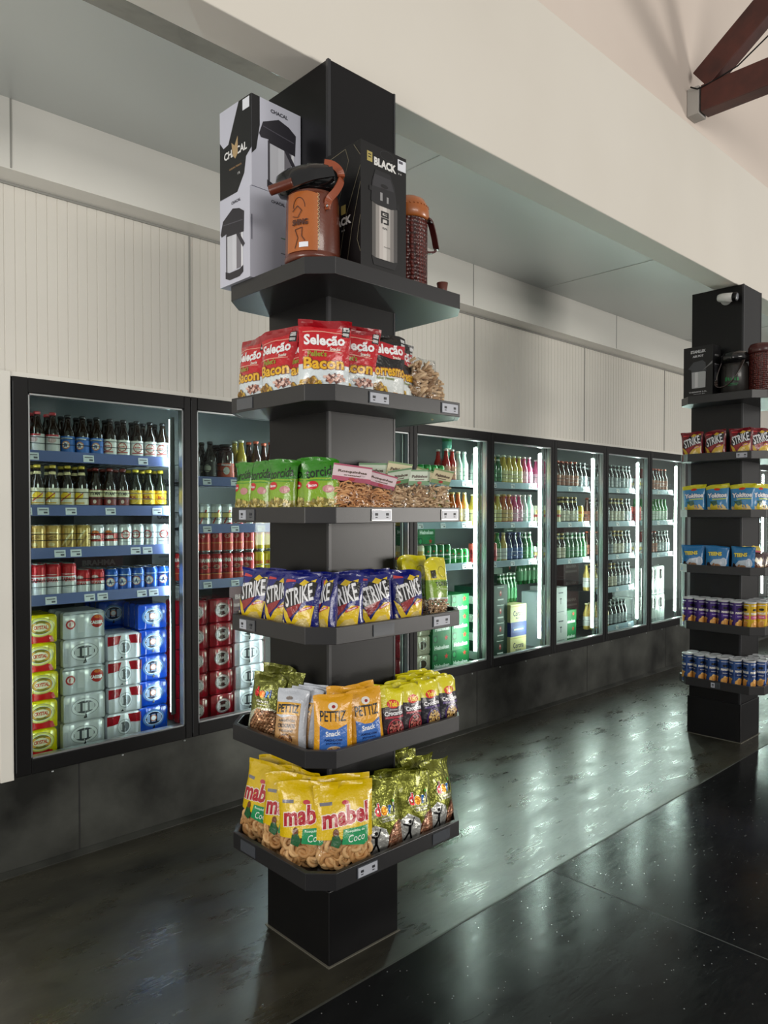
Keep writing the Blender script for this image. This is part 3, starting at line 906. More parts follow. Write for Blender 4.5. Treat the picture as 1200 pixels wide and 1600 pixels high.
# blue, yellow-topped corn snack and cookie bags of the far column
YOKIT = bag('snack_bag', 'snack bag', 0.15, 0.2, 0.05, [(0.86, (52, 132, 184)), (1.0, (206, 200, 40))],
    [('e', 0, 0.168, 0.02, 0.008, (196, 50, 30)), ('t', 'Yokitos', 0, 0.128, 0.13, 0.034, (40, 60, 120), 0, 0.09), ('t', 'Yokitos', 0, 0.128, 0.126, 0.030, W_, 0, 0.05),
     ('r', -0.03, 0.1, 0.06, 0.107, (190, 210, 90)), ('e', -0.02, 0.055, 0.026, 0.03, (200, 180, 40)), ('p', [(-0.05, 0.09), (0.0, 0.096), (0.006, 0.07), (-0.02, 0.06)], (40, 90, 70))] +
    blobs(0.036, 0.035, 20, 0.03, 0.026, [(222, 196, 130), (206, 176, 100)], 2, 0.01) + blobs(-0.055, 0.03, 10, 0.014, 0.026, [(222, 196, 130), (206, 176, 100)], 3, 0.01), (40, 41))
TEENS = bag('cookie_bag', 'cookie bag', 0.15, 0.165, 0.045, (30, 116, 176),
    [('t', 'TEENS', -0.012, 0.112, 0.09, 0.028, (24, 40, 60), 0.06, 0.1), ('t', 'TEENS', -0.012, 0.112, 0.088, 0.025, (236, 220, 90), 0.06, 0.05), ('p', [(-0.06, 0.03), (-0.02, 0.075), (0.05, 0.085), (0.066, 0.05), (0.02, 0.01), (-0.04, 0.008)], (190, 206, 220))] +
    blobs(-0.02, 0.038, 16, 0.04, 0.022, [(70, 46, 36), (40, 28, 26), (150, 110, 76)], 2, 0.014) + [('o', 0.045, 0.06, 0.02, 0.03, 0.008, (200, 210, 224))], (42, 43))
COOK = bag('cookie_bag', 'cookie bag', 0.12, 0.13, 0.04, (58, 26, 28), [('p', [(-0.04, 0.075), (-0.02, 0.1), (0.0, 0.08), (0.02, 0.1), (0.042, 0.085), (0.03, 0.065), (-0.02, 0.062)], (226, 216, 190)), ('r', -0.05, 0.03, 0.05, 0.05, (196, 176, 140))] +
    blobs(0, 0.03, 14, 0.04, 0.02, [(130, 84, 56), (90, 50, 36)], 2, 0.012), (44,))
PINK = bag('cookie_bag', 'cookie bag', 0.14, 0.165, 0.05, [(0.8, (180, 36, 70)), (1.0, (206, 180, 40))], [('p', [(-0.05, 0.09), (-0.02, 0.115), (0.05, 0.108), (0.04, 0.085), (-0.02, 0.082)], (240, 220, 70))] +
    blobs(0, 0.045, 18, 0.045, 0.026, [(230, 190, 80), (240, 210, 120)], 2, 0.012), (45,))

# ------------------------------------------------------------------ crisp tubes
def crisp_tube(body, band, chips):
    mb = MB()
    r = 0.036
    mb.lathe([(r, 0), (r, 0.006)], SILVER, 24, cap=True)
    mb.lathe([(r - 0.0004, 0.006), (r - 0.0004, 0.182)], tin(body), 24, cap=False)
    S = lambda u, v, e: ((r + e) * math.sin(u / r), -(r + e) * math.cos(u / r), v)
    for k in (-1, 1):
        a = [('r', -0.026, 0.084, 0.026, 0.106, band), ('e', 0, 0.142, 0.015, 0.008, BLK), ('r', -0.011, 0.118, 0.011, 0.122, (226, 226, 226)), ('t', 'PRINGLES', 0, 0.118, 0.050, 0.014, (244, 240, 230), 0, 0.06),
             ('t', 'Original', 0, 0.095, 0.03, 0.008, W_), ('r', -0.024, 0.166, 0.024, 0.170, (220, 220, 230))]
        a += blobs(0, 0.05, 5, 0.012, 0.016, [(224, 170, 90), (206, 146, 70), (236, 196, 120)], 3, 0.017)
        a = [it for it in a if not (it[0] == 'r' and it[1] == -0.011)]
        mb.art(S, a, tin, 0.012, T=lambda p, k=k: (p[0] + k * r * 0.85, p[1]))
    root = mb.obj('crisp_tube', link=False)
    lid = MB().lathe([(r + 0.0012, 0.180), (r + 0.0012, 0.190), (r - 0.002, 0.1915), (r - 0.004, 0.189), (0.001, 0.189)], mat('tube_lid', (196, 200, 204), 0.25), 24).obj('lid', link=False)
    return Proto(root, 'crisp tube', [lid])
TUBE_P = crisp_tube((58, 32, 110), (80, 44, 140), 0)
TUBE_Y = crisp_tube((214, 176, 30), (206, 90, 140), 0)
TUBE_B = crisp_tube((44, 78, 138), (34, 56, 110), 0)

# ------------------------------------------------------------------ drinks
def can(name, r, h, body, art, top=None):
    """art: list of items; drawn twice round the can. body: [(z fraction, colour)]"""
    mb = MB()
    al = mat('can_aluminium', (196, 198, 200), 0.22, 0.9)
    mb.lathe([(r*0.72, 0.0), (r*0.86, 0.001), (r*0.97, 0.008), (r, 0.014)], al, 20)
    z = 0.014; zt = h - 0.016
    for f, c in body:
        z1 = 0.014 + (zt - 0.014) * f
        mb.lathe([(r, z), (r, z1)], tin(c), 20, cap=False)
        z = z1
    mb.lathe([(r, zt), (r*0.93, h-0.007), (r*0.82, h-0.002)], tin(body[-1][1]), 20, cap=False)
    mb.lathe([(r*0.82, h-0.002), (r*0.83, h), (r*0.80, h), (r*0.78, h-0.004), (0.001, h-0.004)], al, 20)
    S = lambda u, v, e: ((r + e) * math.sin(u / r), -(r + e) * math.cos(u / r), v)
    for k in (0, 1):
        mb.art(S, art, tin, 0.011, T=lambda p, k=k: (p[0] + k * PI * r, p[1]))
    return Proto(mb.obj('drink_can', link=False), 'drink can')
def bottle(h, r, glass, cap, label, art=(), neck=0.013, shoulder=0.62, small=False, lab=(0.14, 0.50), necklab=None):
    g = mat('bottle_%02x%02x%02x' % glass, glass, 0.06, 0.0, 0.5, spec=0.7)
    z1 = h * shoulder
    mb = MB()
    mb.lathe([(r*0.86, 0.0), (r, 0.006), (r, z1*0.94), (r*0.93, z1*1.02), (r*0.62, z1 + (h-z1)*0.28), (neck*1.15, z1 + (h-z1)*0.52), (neck, h-0.03), (neck, h-0.012)], g, 16)
    parts = []
    def part(n, b):
        if small: mb.v_off = len(mb.v); base = len(mb.v); mb.v += b.v; [mb.face([base+i for i in f], b.mats[m], s) for f, m, s in zip(b.f, b.mi, b.sm)]
        else: parts.append(b.obj(n, link=False))
    cb = MB().lathe([(neck*1.16, h-0.014), (neck*1.2, h-0.003), (neck*1.0, h), (0.001, h)], tin(cap), 12)
    part('cap', cb)
    if label:
        lb = MB().lathe([(r+0.0004, z1*lab[0]/0.62*0.62 if False else h*lab[0]), (r+0.0004, h*lab[1])], ink(label), 20, cap=False)
        S = lambda u, v, e: ((r + 0.0004 + e) * math.sin(u / r), -(r + 0.0004 + e) * math.cos(u / r), v)
        for k in ((0, 1) if not small else (0,)):
            lb.art(S, list(art), ink, 0.012, T=lambda p, k=k: (p[0] + k * PI * r, p[1]))
        part('label', lb)
    if necklab:
        part('neck_label', MB().lathe([(neck*1.3, z1 + (h-z1)*0.46), (neck*1.1, z1 + (h-z1)*0.62)], ink(necklab), 14, cap=False))
    return Proto(mb.obj('drink_bottle', link=False), 'drink bottle', parts)
AMB = (34, 22, 14); GRN = (14, 92, 40)
B_REDCAP = bottle(0.20, 0.030, AMB, (170, 30, 40), (206, 204, 206), [('e', 0, 0.075, 0.018, 0.012, (190, 160, 160)), ('r', -0.03, 0.092, 0.03, 0.100, (176, 40, 50))])
B_BLUE = bottle(0.195, 0.030, AMB, (20, 20, 24), (40, 96, 176), [('e', 0.0, 0.058, 0.018, 0.018, (196, 120, 60)), ('e', 0, 0.058, 0.014, 0.014, (226, 226, 230)), ('t', 'B', 0, 0.058, 0.011, 0.017, (40, 60, 130), 0, 0.05), ('r', -0.028, 0.084, 0.028, 0.090, (226, 230, 236))])
B_WHITE = bottle(0.195, 0.030, AMB, (30, 30, 34), (226, 224, 220), [('e', 0, 0.064, 0.021, 0.022, (176, 50, 40)), ('e', 0, 0.064, 0.017, 0.018, (236, 226, 216)), ('t', 'BRAHMA', 0, 0.066, 0.028, 0.008, (190, 40, 30)), ('r', -0.026, 0.036, 0.026, 0.041, (176, 50, 40))])
B_YELW = bottle(0.205, 0.030, AMB, (206, 180, 60), (226, 218, 196), [('p', [(-0.024, 0.07), (-0.005, 0.088), (0.024, 0.075), (0.02, 0.055), (-0.02, 0.052)], (236, 196, 30)), ('p', [(-0.024, 0.045), (0.022, 0.083), (0.024, 0.079), (-0.02, 0.042)], (180, 40, 34)), ('r', -0.028, 0.034, 0.028, 0.039, (206, 160, 40))], necklab=(226, 210, 160))
B_TITAN = bottle(0.200, 0.030, AMB, (120, 40, 34), (116, 26, 26), [('r', -0.05, 0.066, 0.05, 0.096, (228, 220, 180)), ('t', 'TITAN', 0, 0.081, 0.046, 0.016, (40, 30, 28), 0, 0.05), ('e', 0, 0.044, 0.007, 0.009, (220, 200, 190))])
B_ROUND = bottle(0.200, 0.030, (30, 34, 20), (214, 190, 40), (230, 186, 24), [('t', 'SOL', 0, 0.066, 0.036, 0.015, (170, 50, 30), 0, 0.05), ('o', 0, 0.066, 0.028, 0.030, 0.002, (240, 226, 140))], lab=(0.17, 0.50))
C_GOLD = can('c', 0.0325, 0.125, [(1, (206, 168, 90))], [('t', 'CRYSTAL', 0, 0.068, 0.05, 0.014, (120, 84, 30), 0.3, 0.03), ('e', 0, 0.04, 0.016, 0.008, (226, 206, 150)), ('r', -0.03, 0.09, 0.03, 0.094, (236, 220, 170))])
C_GOLD2 = can('c', 0.0325, 0.125, [(1, (190, 158, 84))], [('p', [(-0.03, 0.03), (0.02, 0.10), (0.03, 0.10), (-0.02, 0.03)], (226, 210, 160)), ('p', [(0.0, 0.03), (0.03, 0.08), (0.034, 0.07), (0.01, 0.03)], (140, 110, 60))])
C_KAISER = can('c', 0.0325, 0.125, [(0.35, (214, 216, 218)), (0.75, (170, 40, 44)), (1, (206, 208, 212))], [('e', 0, 0.072, 0.024, 0.022, (170, 34, 38)), ('t', 'KAISER', 0, 0.066, 0.050, 0.017, (238, 238, 238), 0, 0.06), ('e', 0, 0.09, 0.016, 0.008, (206, 110, 40))])
C_SILV = can('c', 0.0325, 0.125, [(1, (206, 210, 214))], [('e', 0, 0.076, 0.021, 0.021, (176, 60, 60)), ('e', 0, 0.076, 0.015, 0.015, (226, 222, 222)), ('t', 'BAVARIA', 0, 0.076, 0.032, 0.008, (150, 40, 40), 0, 0.04), ('r', -0.024, 0.04, 0.024, 0.044, (150, 150, 160))])
C_CAIP = can('c', 0.0325, 0.158, [(0.68, (216, 218, 222)), (1, (188, 30, 40))], [('t', 'ITAIPAVA', 0, 0.086, 0.07, 0.018, (190, 36, 44), 0, 0.05), ('r', -0.03, 0.108, 0.03, 0.112, (226, 190, 190)), ('r', -0.02, 0.05, 0.02, 0.053, (170, 174, 180))])
C_CAIPS = can('c', 0.0325, 0.125, [(0.6, (214, 216, 220)), (1, (186, 30, 42))], [('t', 'ITAIPAVA', 0, 0.062, 0.06, 0.014, (190, 36, 44), 0, 0.05), ('e', 0, 0.09, 0.015, 0.008, (220, 200, 200))])
C_BLUE = can('c', 0.0325, 0.122, [(1, (24, 84, 176))], [('e', 0, 0.060, 0.021, 0.021, (196, 110, 70)), ('e', 0, 0.060, 0.018, 0.018, (226, 228, 232)), ('t', 'A', 0, 0.060, 0.016, 0.022, (30, 60, 130), 0, 0.06), ('r', -0.03, 0.09, 0.03, 0.094, (200, 214, 232))])
C_BRAHMA = can('c', 0.0325, 0.158, [(0.35, (196, 60, 40)), (1, (186, 26, 34))], [('t', 'BRAHMA', 0, 0.122, 0.072, 0.020, (236, 232, 228), 0, 0.06), ('e', 0, 0.088, 0.016, 0.012, (222, 180, 160)), ('e', 0, 0.088, 0.011, 0.008, (176, 40, 40)), ('r', -0.035, 0.05, 0.035, 0.054, (226, 160, 90))])
C_YEL = can('c', 0.0325, 0.158, [(1, (222, 196, 40))], [('t', 'SKOL', 0, 0.10, 0.05, 0.018, (200, 60, 30), 0, 0.06)])
C_WHT = can('c', 0.0325, 0.130, [(1, (214, 218, 220))], [('p', [(-0.02, 0.03), (0.012, 0.10), (0.02, 0.098), (-0.012, 0.028)], (190, 60, 50)), ('r', -0.025, 0.06, 0.025, 0.085, (222, 200, 120)), ('t', 'ORIGINAL', 0, 0.05, 0.05, 0.008, (60, 60, 70))])
C_GRN = can('c', 0.0325, 0.158, [(1, (20, 116, 56))], [('t', 'Heineken', 0, 0.09, 0.062, 0.014, (236, 240, 236), 0, 0.04), ('*', 0, 0.115, 0.009, (206, 40, 40))])
C_GRNS = can('c', 0.0325, 0.122, [(1, (30, 150, 66))], [('t', 'Heineken', 0, 0.07, 0.055, 0.012, (236, 240, 236), 0, 0.04), ('*', 0, 0.09, 0.008, (206, 40, 40))])
C_AMST = can('c', 0.0325, 0.158, [(0.4, (206, 200, 170)), (0.55, (176, 50, 40)), (1, (206, 204, 180))], [('r', -0.024, 0.09, 0.024, 0.12, (190, 160, 80))])
C_REDT = can('c', 0.0325, 0.158, [(0.5, (196, 60, 60)), (1, (206, 90, 80))], [('r', -0.02, 0.05, 0.02, 0.11, (150, 30, 40))])
C_TEAL = can('c', 0.034, 0.21, [(0.2, (150, 200, 190)), (0.85, (110, 190, 170)), (1, (60, 150, 90))], [('r', -0.02, 0.09, 0.02, 0.12, (220, 230, 220))])
def simple(glass, cap, label, h=0.23, **k):
    return bottle(h, 0.0295, glass, cap, label, small=True, **k)
S_GRN = simple(GRN, (180, 190, 180), (60, 130, 80), necklab=(200, 214, 200))
S_GRNB = simple((20, 130, 40), (40, 140, 60), (190, 206, 190))
S_AMB = simple((46, 28, 16), (190, 160, 80), (206, 200, 180), necklab=(206, 190, 120))
S_DRK = simple((18, 24, 22), (150, 160, 160), (150, 160, 166), necklab=(176, 186, 190))
S_BLU = simple((16, 36, 90), (60, 80, 140), (70, 100, 160))
S_ORG = simple((196, 96, 30), (226, 190, 120), (226, 190, 130))
S_YEL = simple((206, 180, 60), (226, 226, 200), (226, 220, 160))
S_PNK = simple((190, 70, 120), (226, 200, 210), (226, 170, 196))
S_RED = simple((186, 44, 40), (236, 230, 226), (226, 160, 140), h=0.24)
S_CLR = simple((176, 206, 196), (236, 240, 240), (206, 226, 216))
S_BRN = simple((70, 34, 20), (200, 90, 60), (170, 110, 90))
S_CORO = simple((206, 176, 90), (226, 220, 180), (226, 226, 226))
# ------------------------------------------------------------------ cooler doors, shelves and light strips
DX = [0.985, 1.79, 2.56, 3.33, 4.105, 4.885, 5.655, 6.43, 7.20, 7.97, 8.74, 9.51]
ORDN = ['first', 'second', 'third', 'fourth', 'fifth', 'sixth', 'seventh', 'eighth', 'ninth', 'tenth', 'eleventh', 'twelfth']
DOORN = ['leftmost', 'second', 'third', 'fourth', 'fifth', 'sixth', 'seventh', 'eighth', 'ninth', 'tenth', 'eleventh']
LEDM = mat('led_light', (232, 244, 255), 0.5, emit=LED)
LEDG = mat('led_light_green', (244, 255, 250), 0.5, emit=LED)
def cooler_door(k):
    x0, x1 = DX[k] + 0.001, DX[k+1] - 0.001
    w = x1 - x0
    root = empty('cooler_door', (x0, 3.25, 0.405))
    s, t, H = 0.034, 0.062, 1.65
    l = 0.062 if k == 0 else s
    mb = MB()
    mb.box(0, l, -0.012, 0.05, 0, H, BLACKF).box(w - s, w, -0.012, 0.05, 0, H, BLACKF)
    mb.box(l, w - s, -0.012, 0.05, 0, t, BLACKF).box(l, w - s, -0.012, 0.05, H - t, H, BLACKF)
    mb.obj('frame', root, bevel=0.003)
    mb = MB(); e = 0.007
    a, b, c, d = l, w - s, t, H - t
    for q in ((a, a + e, c, d), (b - e, b, c, d), (a, b, c, c + e), (a, b, d - e, d)):
        mb.box(q[0], q[1], -0.004, 0.03, q[2], q[3], SILVER)
    mb.obj('edge_strip', root)
    MB().box(a + e, b - e, 0.006, 0.010, c + e, d - e, PANE).obj('glass_pane', root)
    MB().box(0, 0.004, -0.014, 0.0, 0.02, H - 0.02, mat('gasket', (40, 42, 44), 0.7)).obj('gasket', root)
    return tag(root, 'black framed glass cooler door, %s one along the ribbed wall' % DOORN[k], 'cooler door', 'black framed cooler doors')
def light_strip(x, k, side, z0=0.52, z1=1.95):
    root = empty('light_strip', (x, 3.338, z0))
    m = mat('led_light_soft', (232, 244, 255), 0.5, emit=LED * 0.42) if k == 0 else (LEDM if k < 3 else LEDG)
    MB().box(-0.006, 0.006, -0.004, 0.010, 0, z1 - z0, m).obj('tube', root)
    hb = MB().box(0.0065, 0.011, -0.012, 0.012, -0.01, z1 - z0 + 0.01, SILVER)
    if k == 0:
        hb.box(-0.012, 0.011, -0.012, -0.008, -0.01, z1 - z0 + 0.01, SILVER)
    hb.obj('housing', root)
    tag(root, 'glowing white light strip inside the %s cooler, at its %s edge' % (DOORN[k], side), 'light strip', 'light strips in the coolers')
RAIL = mat('blue_price_rail', (100, 112, 164), 0.3, coat=0.3)
RAILG = mat('grey_price_rail', (150, 172, 186), 0.3, coat=0.3)
PAPER = mat('price_paper', (226, 230, 238), 0.5)
PINK_ = mat('ink_line', (90, 90, 100), 0.6)
WIRE = mat('dark_wire', (40, 44, 50), 0.4, 0.5)
def cooler_shelf(k, z, name, ntag=3, tagx=None, x0=None, x1=None):
    x0 = x0 or DX[k] + 0.06; x1 = x1 or DX[k+1] - 0.055
    w = x1 - x0
    root = empty('cooler_shelf', (x0, 3.37, z))
    mb = MB()
    n = int(w / 0.045)
    for i in range(n + 1):
        x = w * i / n
        mb.box(x - 0.002, x + 0.002, 0.0, 0.5, -0.006, -0.002, WIRE)
    for y in (0.02, 0.25, 0.48):
        mb.box(0, w, y - 0.003, y + 0.003, -0.012, -0.006, WIRE)
    mb.obj('deck', root)
    mb = MB()
    T = Matrix.Rotation(math.radians(-8), 4, 'X')
    mb.box(0, w, -0.006, 0.0, -0.022, 0.026, RAIL if k < 3 else RAILG, T)
    mb.box(0, w, -0.010, -0.006, -0.022, -0.018, RAIL if k < 3 else RAILG, T)
    mb.obj('price_rail', root, bevel=0.001)
    mb = MB()
    for zz in (0.058, 0.085):
        mb.tube([(0, 0.012, zz), (w, 0.012, zz)], 0.0016, WIRE, 5)
    for x in (0.004, w - 0.004):
        mb.tube([(x, 0.012, -0.01), (x, 0.0121, 0.085)], 0.0016, WIRE, 5)
        mb.tube([(x, 0.012, 0.085), (x, 0.45, 0.085)], 0.0016, WIRE, 5)
    mb.obj('guard_wire', root)
    for x in (tagx or [w * (i + 0.6) / ntag for i in range(ntag)]):
        tm = MB().box(x - 0.024, x + 0.024, -0.0085, -0.0066, -0.018, 0.014, PAPER, T)
        tm.box(x - 0.018, x + 0.018, -0.0092, -0.0085, 0.002, 0.006, PINK_, T).box(x + 0.002, x + 0.018, -0.0092, -0.0085, -0.012, -0.004, PINK_, T)
        tm.obj('price_tag', root)
    return tag(root, '%s-rail wire shelf, %s in the %s cooler' % ('blue' if k < 3 else 'grey', name, DOORN[k]), 'shelf', 'wire shelves in the coolers')
for k in range(11):
    if k not in (8, 9):
        cooler_door(k)
for k in (0, 1, 3, 4, 5, 6, 7, 10):
    light_strip(DX[k+1] - 0.052, k, 'right')
light_strip(DX[0] + 0.048, 0, 'left')
light_strip(DX[2] + 0.052, 2, 'left')
mb = MB()
for k in range(3, 9):
    for y in (3.36, 3.90):
        for dx in (-0.032, 0.020):
            x = DX[k] + dx
            b = MB().box(x, x + 0.012, y, y + 0.02, 0.405, 2.0, mat('upright_grey', (150, 156, 158), 0.4, 0.5))
            mb2 = b
            if dx > 0 and y < 3.4:
                tag(b.obj('rack_post'), 'grey rack post left of the light inside the %s cooler' % DOORN[k] if k < 8 else 'grey rack post at the right end of the coolers', 'rack post', 'grey rack posts in the coolers')

def fill(k, z, shelf, seq, rows=2, x0=None, pitch=0.0655, y0=3.415, dy=0.072, xmax=None):
    """seq = [(proto, count, look)]"""
    base = x0 or DX[k] + 0.105
    rr = random.Random(int(k * 100 + z * 50))
    for row in range(rows):
        i = 0
        for proto, n, look in seq:
            for q in range(n):
                x = base + i * pitch + (0.0 if row == 0 else rr.uniform(-0.006, 0.006))
                i += 1
                if proto is None or (xmax and x > xmax) or x > DX[k+1] - 0.06:
                    continue
                a = 35 + rr.uniform(-22, 22)
                proto.put((x, y0 + row * dy + rr.uniform(-0.004, 0.004), z), (0, 0, -math.radians(a)),
                          '%s, %s from left, %s row, %s shelf, %s cooler' % (look, ORDN[i-1], ('front', 'second', 'third', 'fourth')[row], shelf, DOORN[k]),
                          'drinks on the %s shelf of the %s cooler' % (shelf, DOORN[k]))
# --- leftmost cooler
Z1 = [(1.742, 'top'), (1.504, 'second'), (1.317, 'third'), (1.112, 'fourth')]
TG = [[0.06, 0.30, 0.56], [0.03, 0.10, 0.22, 0.40, 0.63], [0.17, 0.24, 0.52, 0.58], [0.13, 0.30, 0.36, 0.55, 0.61]]
for (z, nm), tg in zip(Z1, TG):
    cooler_shelf(0, z, nm, tagx=tg, x1=1.745)
fill(0, 1.742, 'top', [(B_REDCAP, 3, 'red-capped white-label bottle'), (B_BLUE, 3, 'blue-label brown bottle'), (B_WHITE, 5, 'round red-crest bottle')], 2, 1.075)
fill(0, 1.504, 'second', [(B_YELW, 5, 'cream-label yellow-capped bottle'), (B_TITAN, 3, 'dark red-label bottle'), (B_ROUND, 3, 'round yellow-label bottle')], 2, 1.075, pitch=0.0645)
fill(0, 1.317, 'third', [(C_GOLD, 3, 'gold can'), (C_GOLD2, 2, 'striped gold can'), (C_KAISER, 2, 'red-badged silver can'), (C_SILV, 4, 'silver can with round crest')], 3, 1.075, dy=0.068)
fill(0, 1.112, 'fourth', [(C_CAIP, 4, 'tall white and red can'), (C_CAIPS, 2, 'short white and red can'), (C_BLUE, 5, 'blue can with round crest')], 3, 1.075, dy=0.068)
# --- second cooler (mostly behind the near column)
for z, nm in ((1.655, 'top'), (1.412, 'second'), (1.128, 'third')):
    cooler_shelf(1, z, nm, 4)
fill(1, 1.655, 'top', [(bottle(0.21, 0.036, AMB, (20, 20, 22), (40, 36, 34), [('e', 0, 0.07, 0.02, 0.02, (196, 196, 180))]), 2, 'dark bottle with pale emblem'),
     (bottle(0.20, 0.045, (60, 30, 24), (30, 26, 26), (206, 80, 46), [('e', 0, 0.06, 0.016, 0.02, (226, 226, 220)), ('t', 'Malzbier', 0, 0.092, 0.05, 0.012, W_)], neck=0.03, shoulder=0.8), 1, 'stout orange-label bottle'),
     (S_YEL, 1, 'yellow bottle'), (S_BRN, 2, 'brown bottle')], 2, 1.90, pitch=0.095, xmax=2.40)
fill(1, 1.412, 'second', [(C_WHT, 8, 'white can with slanted red stripe')], 2, 1.895, xmax=2.40)
fill(1, 1.128, 'third', [(C_BRAHMA, 6, 'tall red can'), (C_YEL, 3, 'tall yellow can')], 3, 1.895, pitch=0.066, dy=0.068, xmax=2.42)
fill(1, 1.288, 'third (upper tier)', [(C_BRAHMA, 6, 'tall red can'), (C_YEL, 3, 'tall yellow can')], 2, 1.897, pitch=0.066, dy=0.068, xmax=2.42)
# --- third cooler, seen only as a sliver
for z, nm in ((1.66, 'top'), (1.41, 'second'), (1.13, 'third')):
    cooler_shelf(2, z, nm, 2)
fill(2, 1.41, 'second', [(S_DRK, 2, 'dark bottle')], 1, 3.19)
fill(2, 1.13, 'third', [(C_YEL, 2, 'tall yellow can')], 1, 3.19)
# --- fourth to eighth coolers
for k, zs in ((3, (1.695, 1.408, 1.12)), (4, (1.695, 1.402, 1.115)), (5, (1.688, 1.395, 1.095)), (6, (1.69, 1.392, 1.10, 0.81, 0.47)), (7, (1.69, 1.395, 1.085)), (10, (1.69, 1.395, 1.085))):
    for z, nm in zip(zs, ('top', 'second', 'third', 'fourth', 'lowest')):
        cooler_shelf(k, z, nm, 3)
f = fill
f(3, 1.695, 'top', [(C_GRNS, 6, 'short green can'), (S_RED, 2, 'red drink bottle'), (S_CLR, 2, 'clear drink bottle')], 2)
C_TEAL.put((3.90, 3.47, 1.825), (0, 0, -0.6), 'tall pale green can standing on the green cans, fourth cooler top shelf')
f(3, 1.408, 'second', [(S_YEL, 5, 'pale yellow bottle'), (S_CORO, 2, 'golden bottle'), (S_ORG, 2, 'orange bottle'), (S_CORO, 1, 'last golden bottle')], 2)
f(3, 1.12, 'third', [(C_AMST, 3, 'pale can with red band'), (C_GRN, 4, 'tall green can'), (C_GRNS, 3, 'short green can')], 2)
f(4, 1.695, 'top', [(S_CLR, 2, 'clear bottle'), (S_GRN, 2, 'green bottle'), (S_YEL, 4, 'yellow bottle'), (S_PNK, 2, 'pink bottle')], 2)
f(4, 1.402, 'second', [(S_YEL, 4, 'yellow bottle'), (S_ORG, 2, 'orange bottle'), (S_PNK, 2, 'pink bottle'), (S_CLR, 2, 'clear bottle')], 2)
f(4, 1.115, 'third', [(C_REDT, 3, 'tall red can'), (S_GRNB, 1, 'bright green bottle'), (S_CORO, 1, 'golden bottle'), (S_BLU, 3, 'blue bottle'), (S_GRN, 2, 'green bottle')], 2)
f(5, 1.688, 'top', [(S_PNK, 3, 'pink bottle'), (S_BRN, 5, 'brown bottle'), (S_DRK, 2, 'dark bottle')], 2)
f(5, 1.395, 'second', [(C_AMST, 4, 'pale can with red band'), (S_AMB, 4, 'amber bottle'), (C_YEL, 1, 'tall yellow can')], 2)
f(5, 1.095, 'third', [(C_WHT, 1, 'white can'), (C_GRN, 2, 'tall green can'), (S_AMB, 2, 'amber bottle'), (S_GRN, 5, 'green bottle')], 2)
f(6, 1.69, 'top', [(S_DRK, 10, 'dark bottle')], 2)
f(6, 1.392, 'second', [(S_BRN, 1, 'brown bottle'), (S_DRK, 3, 'dark bottle'), (S_AMB, 4, 'amber bottle'), (S_DRK, 2, 'last dark bottle')], 2)
f(6, 1.10, 'third', [(S_BRN, 2, 'brown bottle'), (S_DRK, 3, 'dark bottle'), (S_AMB, 3, 'amber bottle'), (S_DRK, 2, 'last dark bottle')], 2)
f(6, 0.81, 'fourth', [(S_CORO, 1, 'golden bottle'), (S_AMB, 5, 'amber bottle'), (S_DRK, 4, 'dark bottle')], 2)
f(6, 0.47, 'lowest', [(S_CORO, 4, 'golden bottle'), (S_DRK, 5, 'dark bottle')], 2)
f(7, 1.69, 'top', [(C_WHT, 2, 'white can'), (S_RED, 2, 'red bottle'), (S_BRN, 5, 'brown bottle')], 2)
f(7, 1.395, 'second', [(C_REDT, 1, 'tall red can'), (S_GRNB, 8, 'bright green bottle')], 2)
f(7, 1.085, 'third', [(C_WHT, 3, 'white can'), (S_RED, 1, 'red bottle'), (S_BRN, 2, 'brown bottle'), (S_DRK, 4, 'dark bottle')], 2)
f(10, 1.69, 'top', [(S_CLR, 10, 'clear bottle')], 1)
f(10, 1.395, 'second', [(S_GRN, 10, 'green bottle')], 1)
f(10, 1.085, 'third', [(S_GRNB, 10, 'bright green bottle')], 1)

# ------------------------------------------------------------------ multipacks stacked on the cooler floor
def pack(w, h, d, body, art, lobes=None, amp=0.006):
    """shrink-wrapped pack; the cans press lobes into the film"""
    lobes = lobes or max(2, round(w / 0.066))
    ld = max(2, round(d / 0.066))
    mb = MB()
    out = []
    n = 48
    def edge(t, L, k):
        return amp * abs(math.cos(PI * k * t)) ** 0.8
    m = 30
    def outline(ins):
        pts = []
        for i in range(m):
            t = i / m; pts.append((-w/2 + w*t, -d/2 + edge(t, w, lobes), 0))
        for i in range(m):
            t = i / m; pts.append((w/2 - edge(t, d, ld), -d/2 + d*t, 0))
        for i in range(m):
            t = i / m; pts.append((w/2 - w*t, d/2 - edge(t, w, lobes), 0))
        for i in range(m):
            t = i / m; pts.append((-w/2 + edge(t, d, ld), d/2 - d*t, 0))
        k = 1 - ins / (w / 2); kd = 1 - ins / (d / 2)
        return [(x * k, y * kd) for x, y, _ in pts]
    rings = []
    for ins, z in ((0.012, 0.0), (0.003, 0.003), (0.0, 0.010), (0.0, h - 0.012), (0.004, h - 0.004), (0.014, h)):
        rings.append([(x, y, z) for x, y in outline(ins)])
    mb.loft(rings, shrink(body))
    def S(u, v, e):
        t = min(max(u / w + 0.5, 0), 1)
        return (u, -d/2 + edge(t, w, lobes) - e, v)
    mb.art(S, art, shrink, 0.009, e0=0.0012)
    return Proto(mb.obj('drink_pack', link=False), 'drink pack')
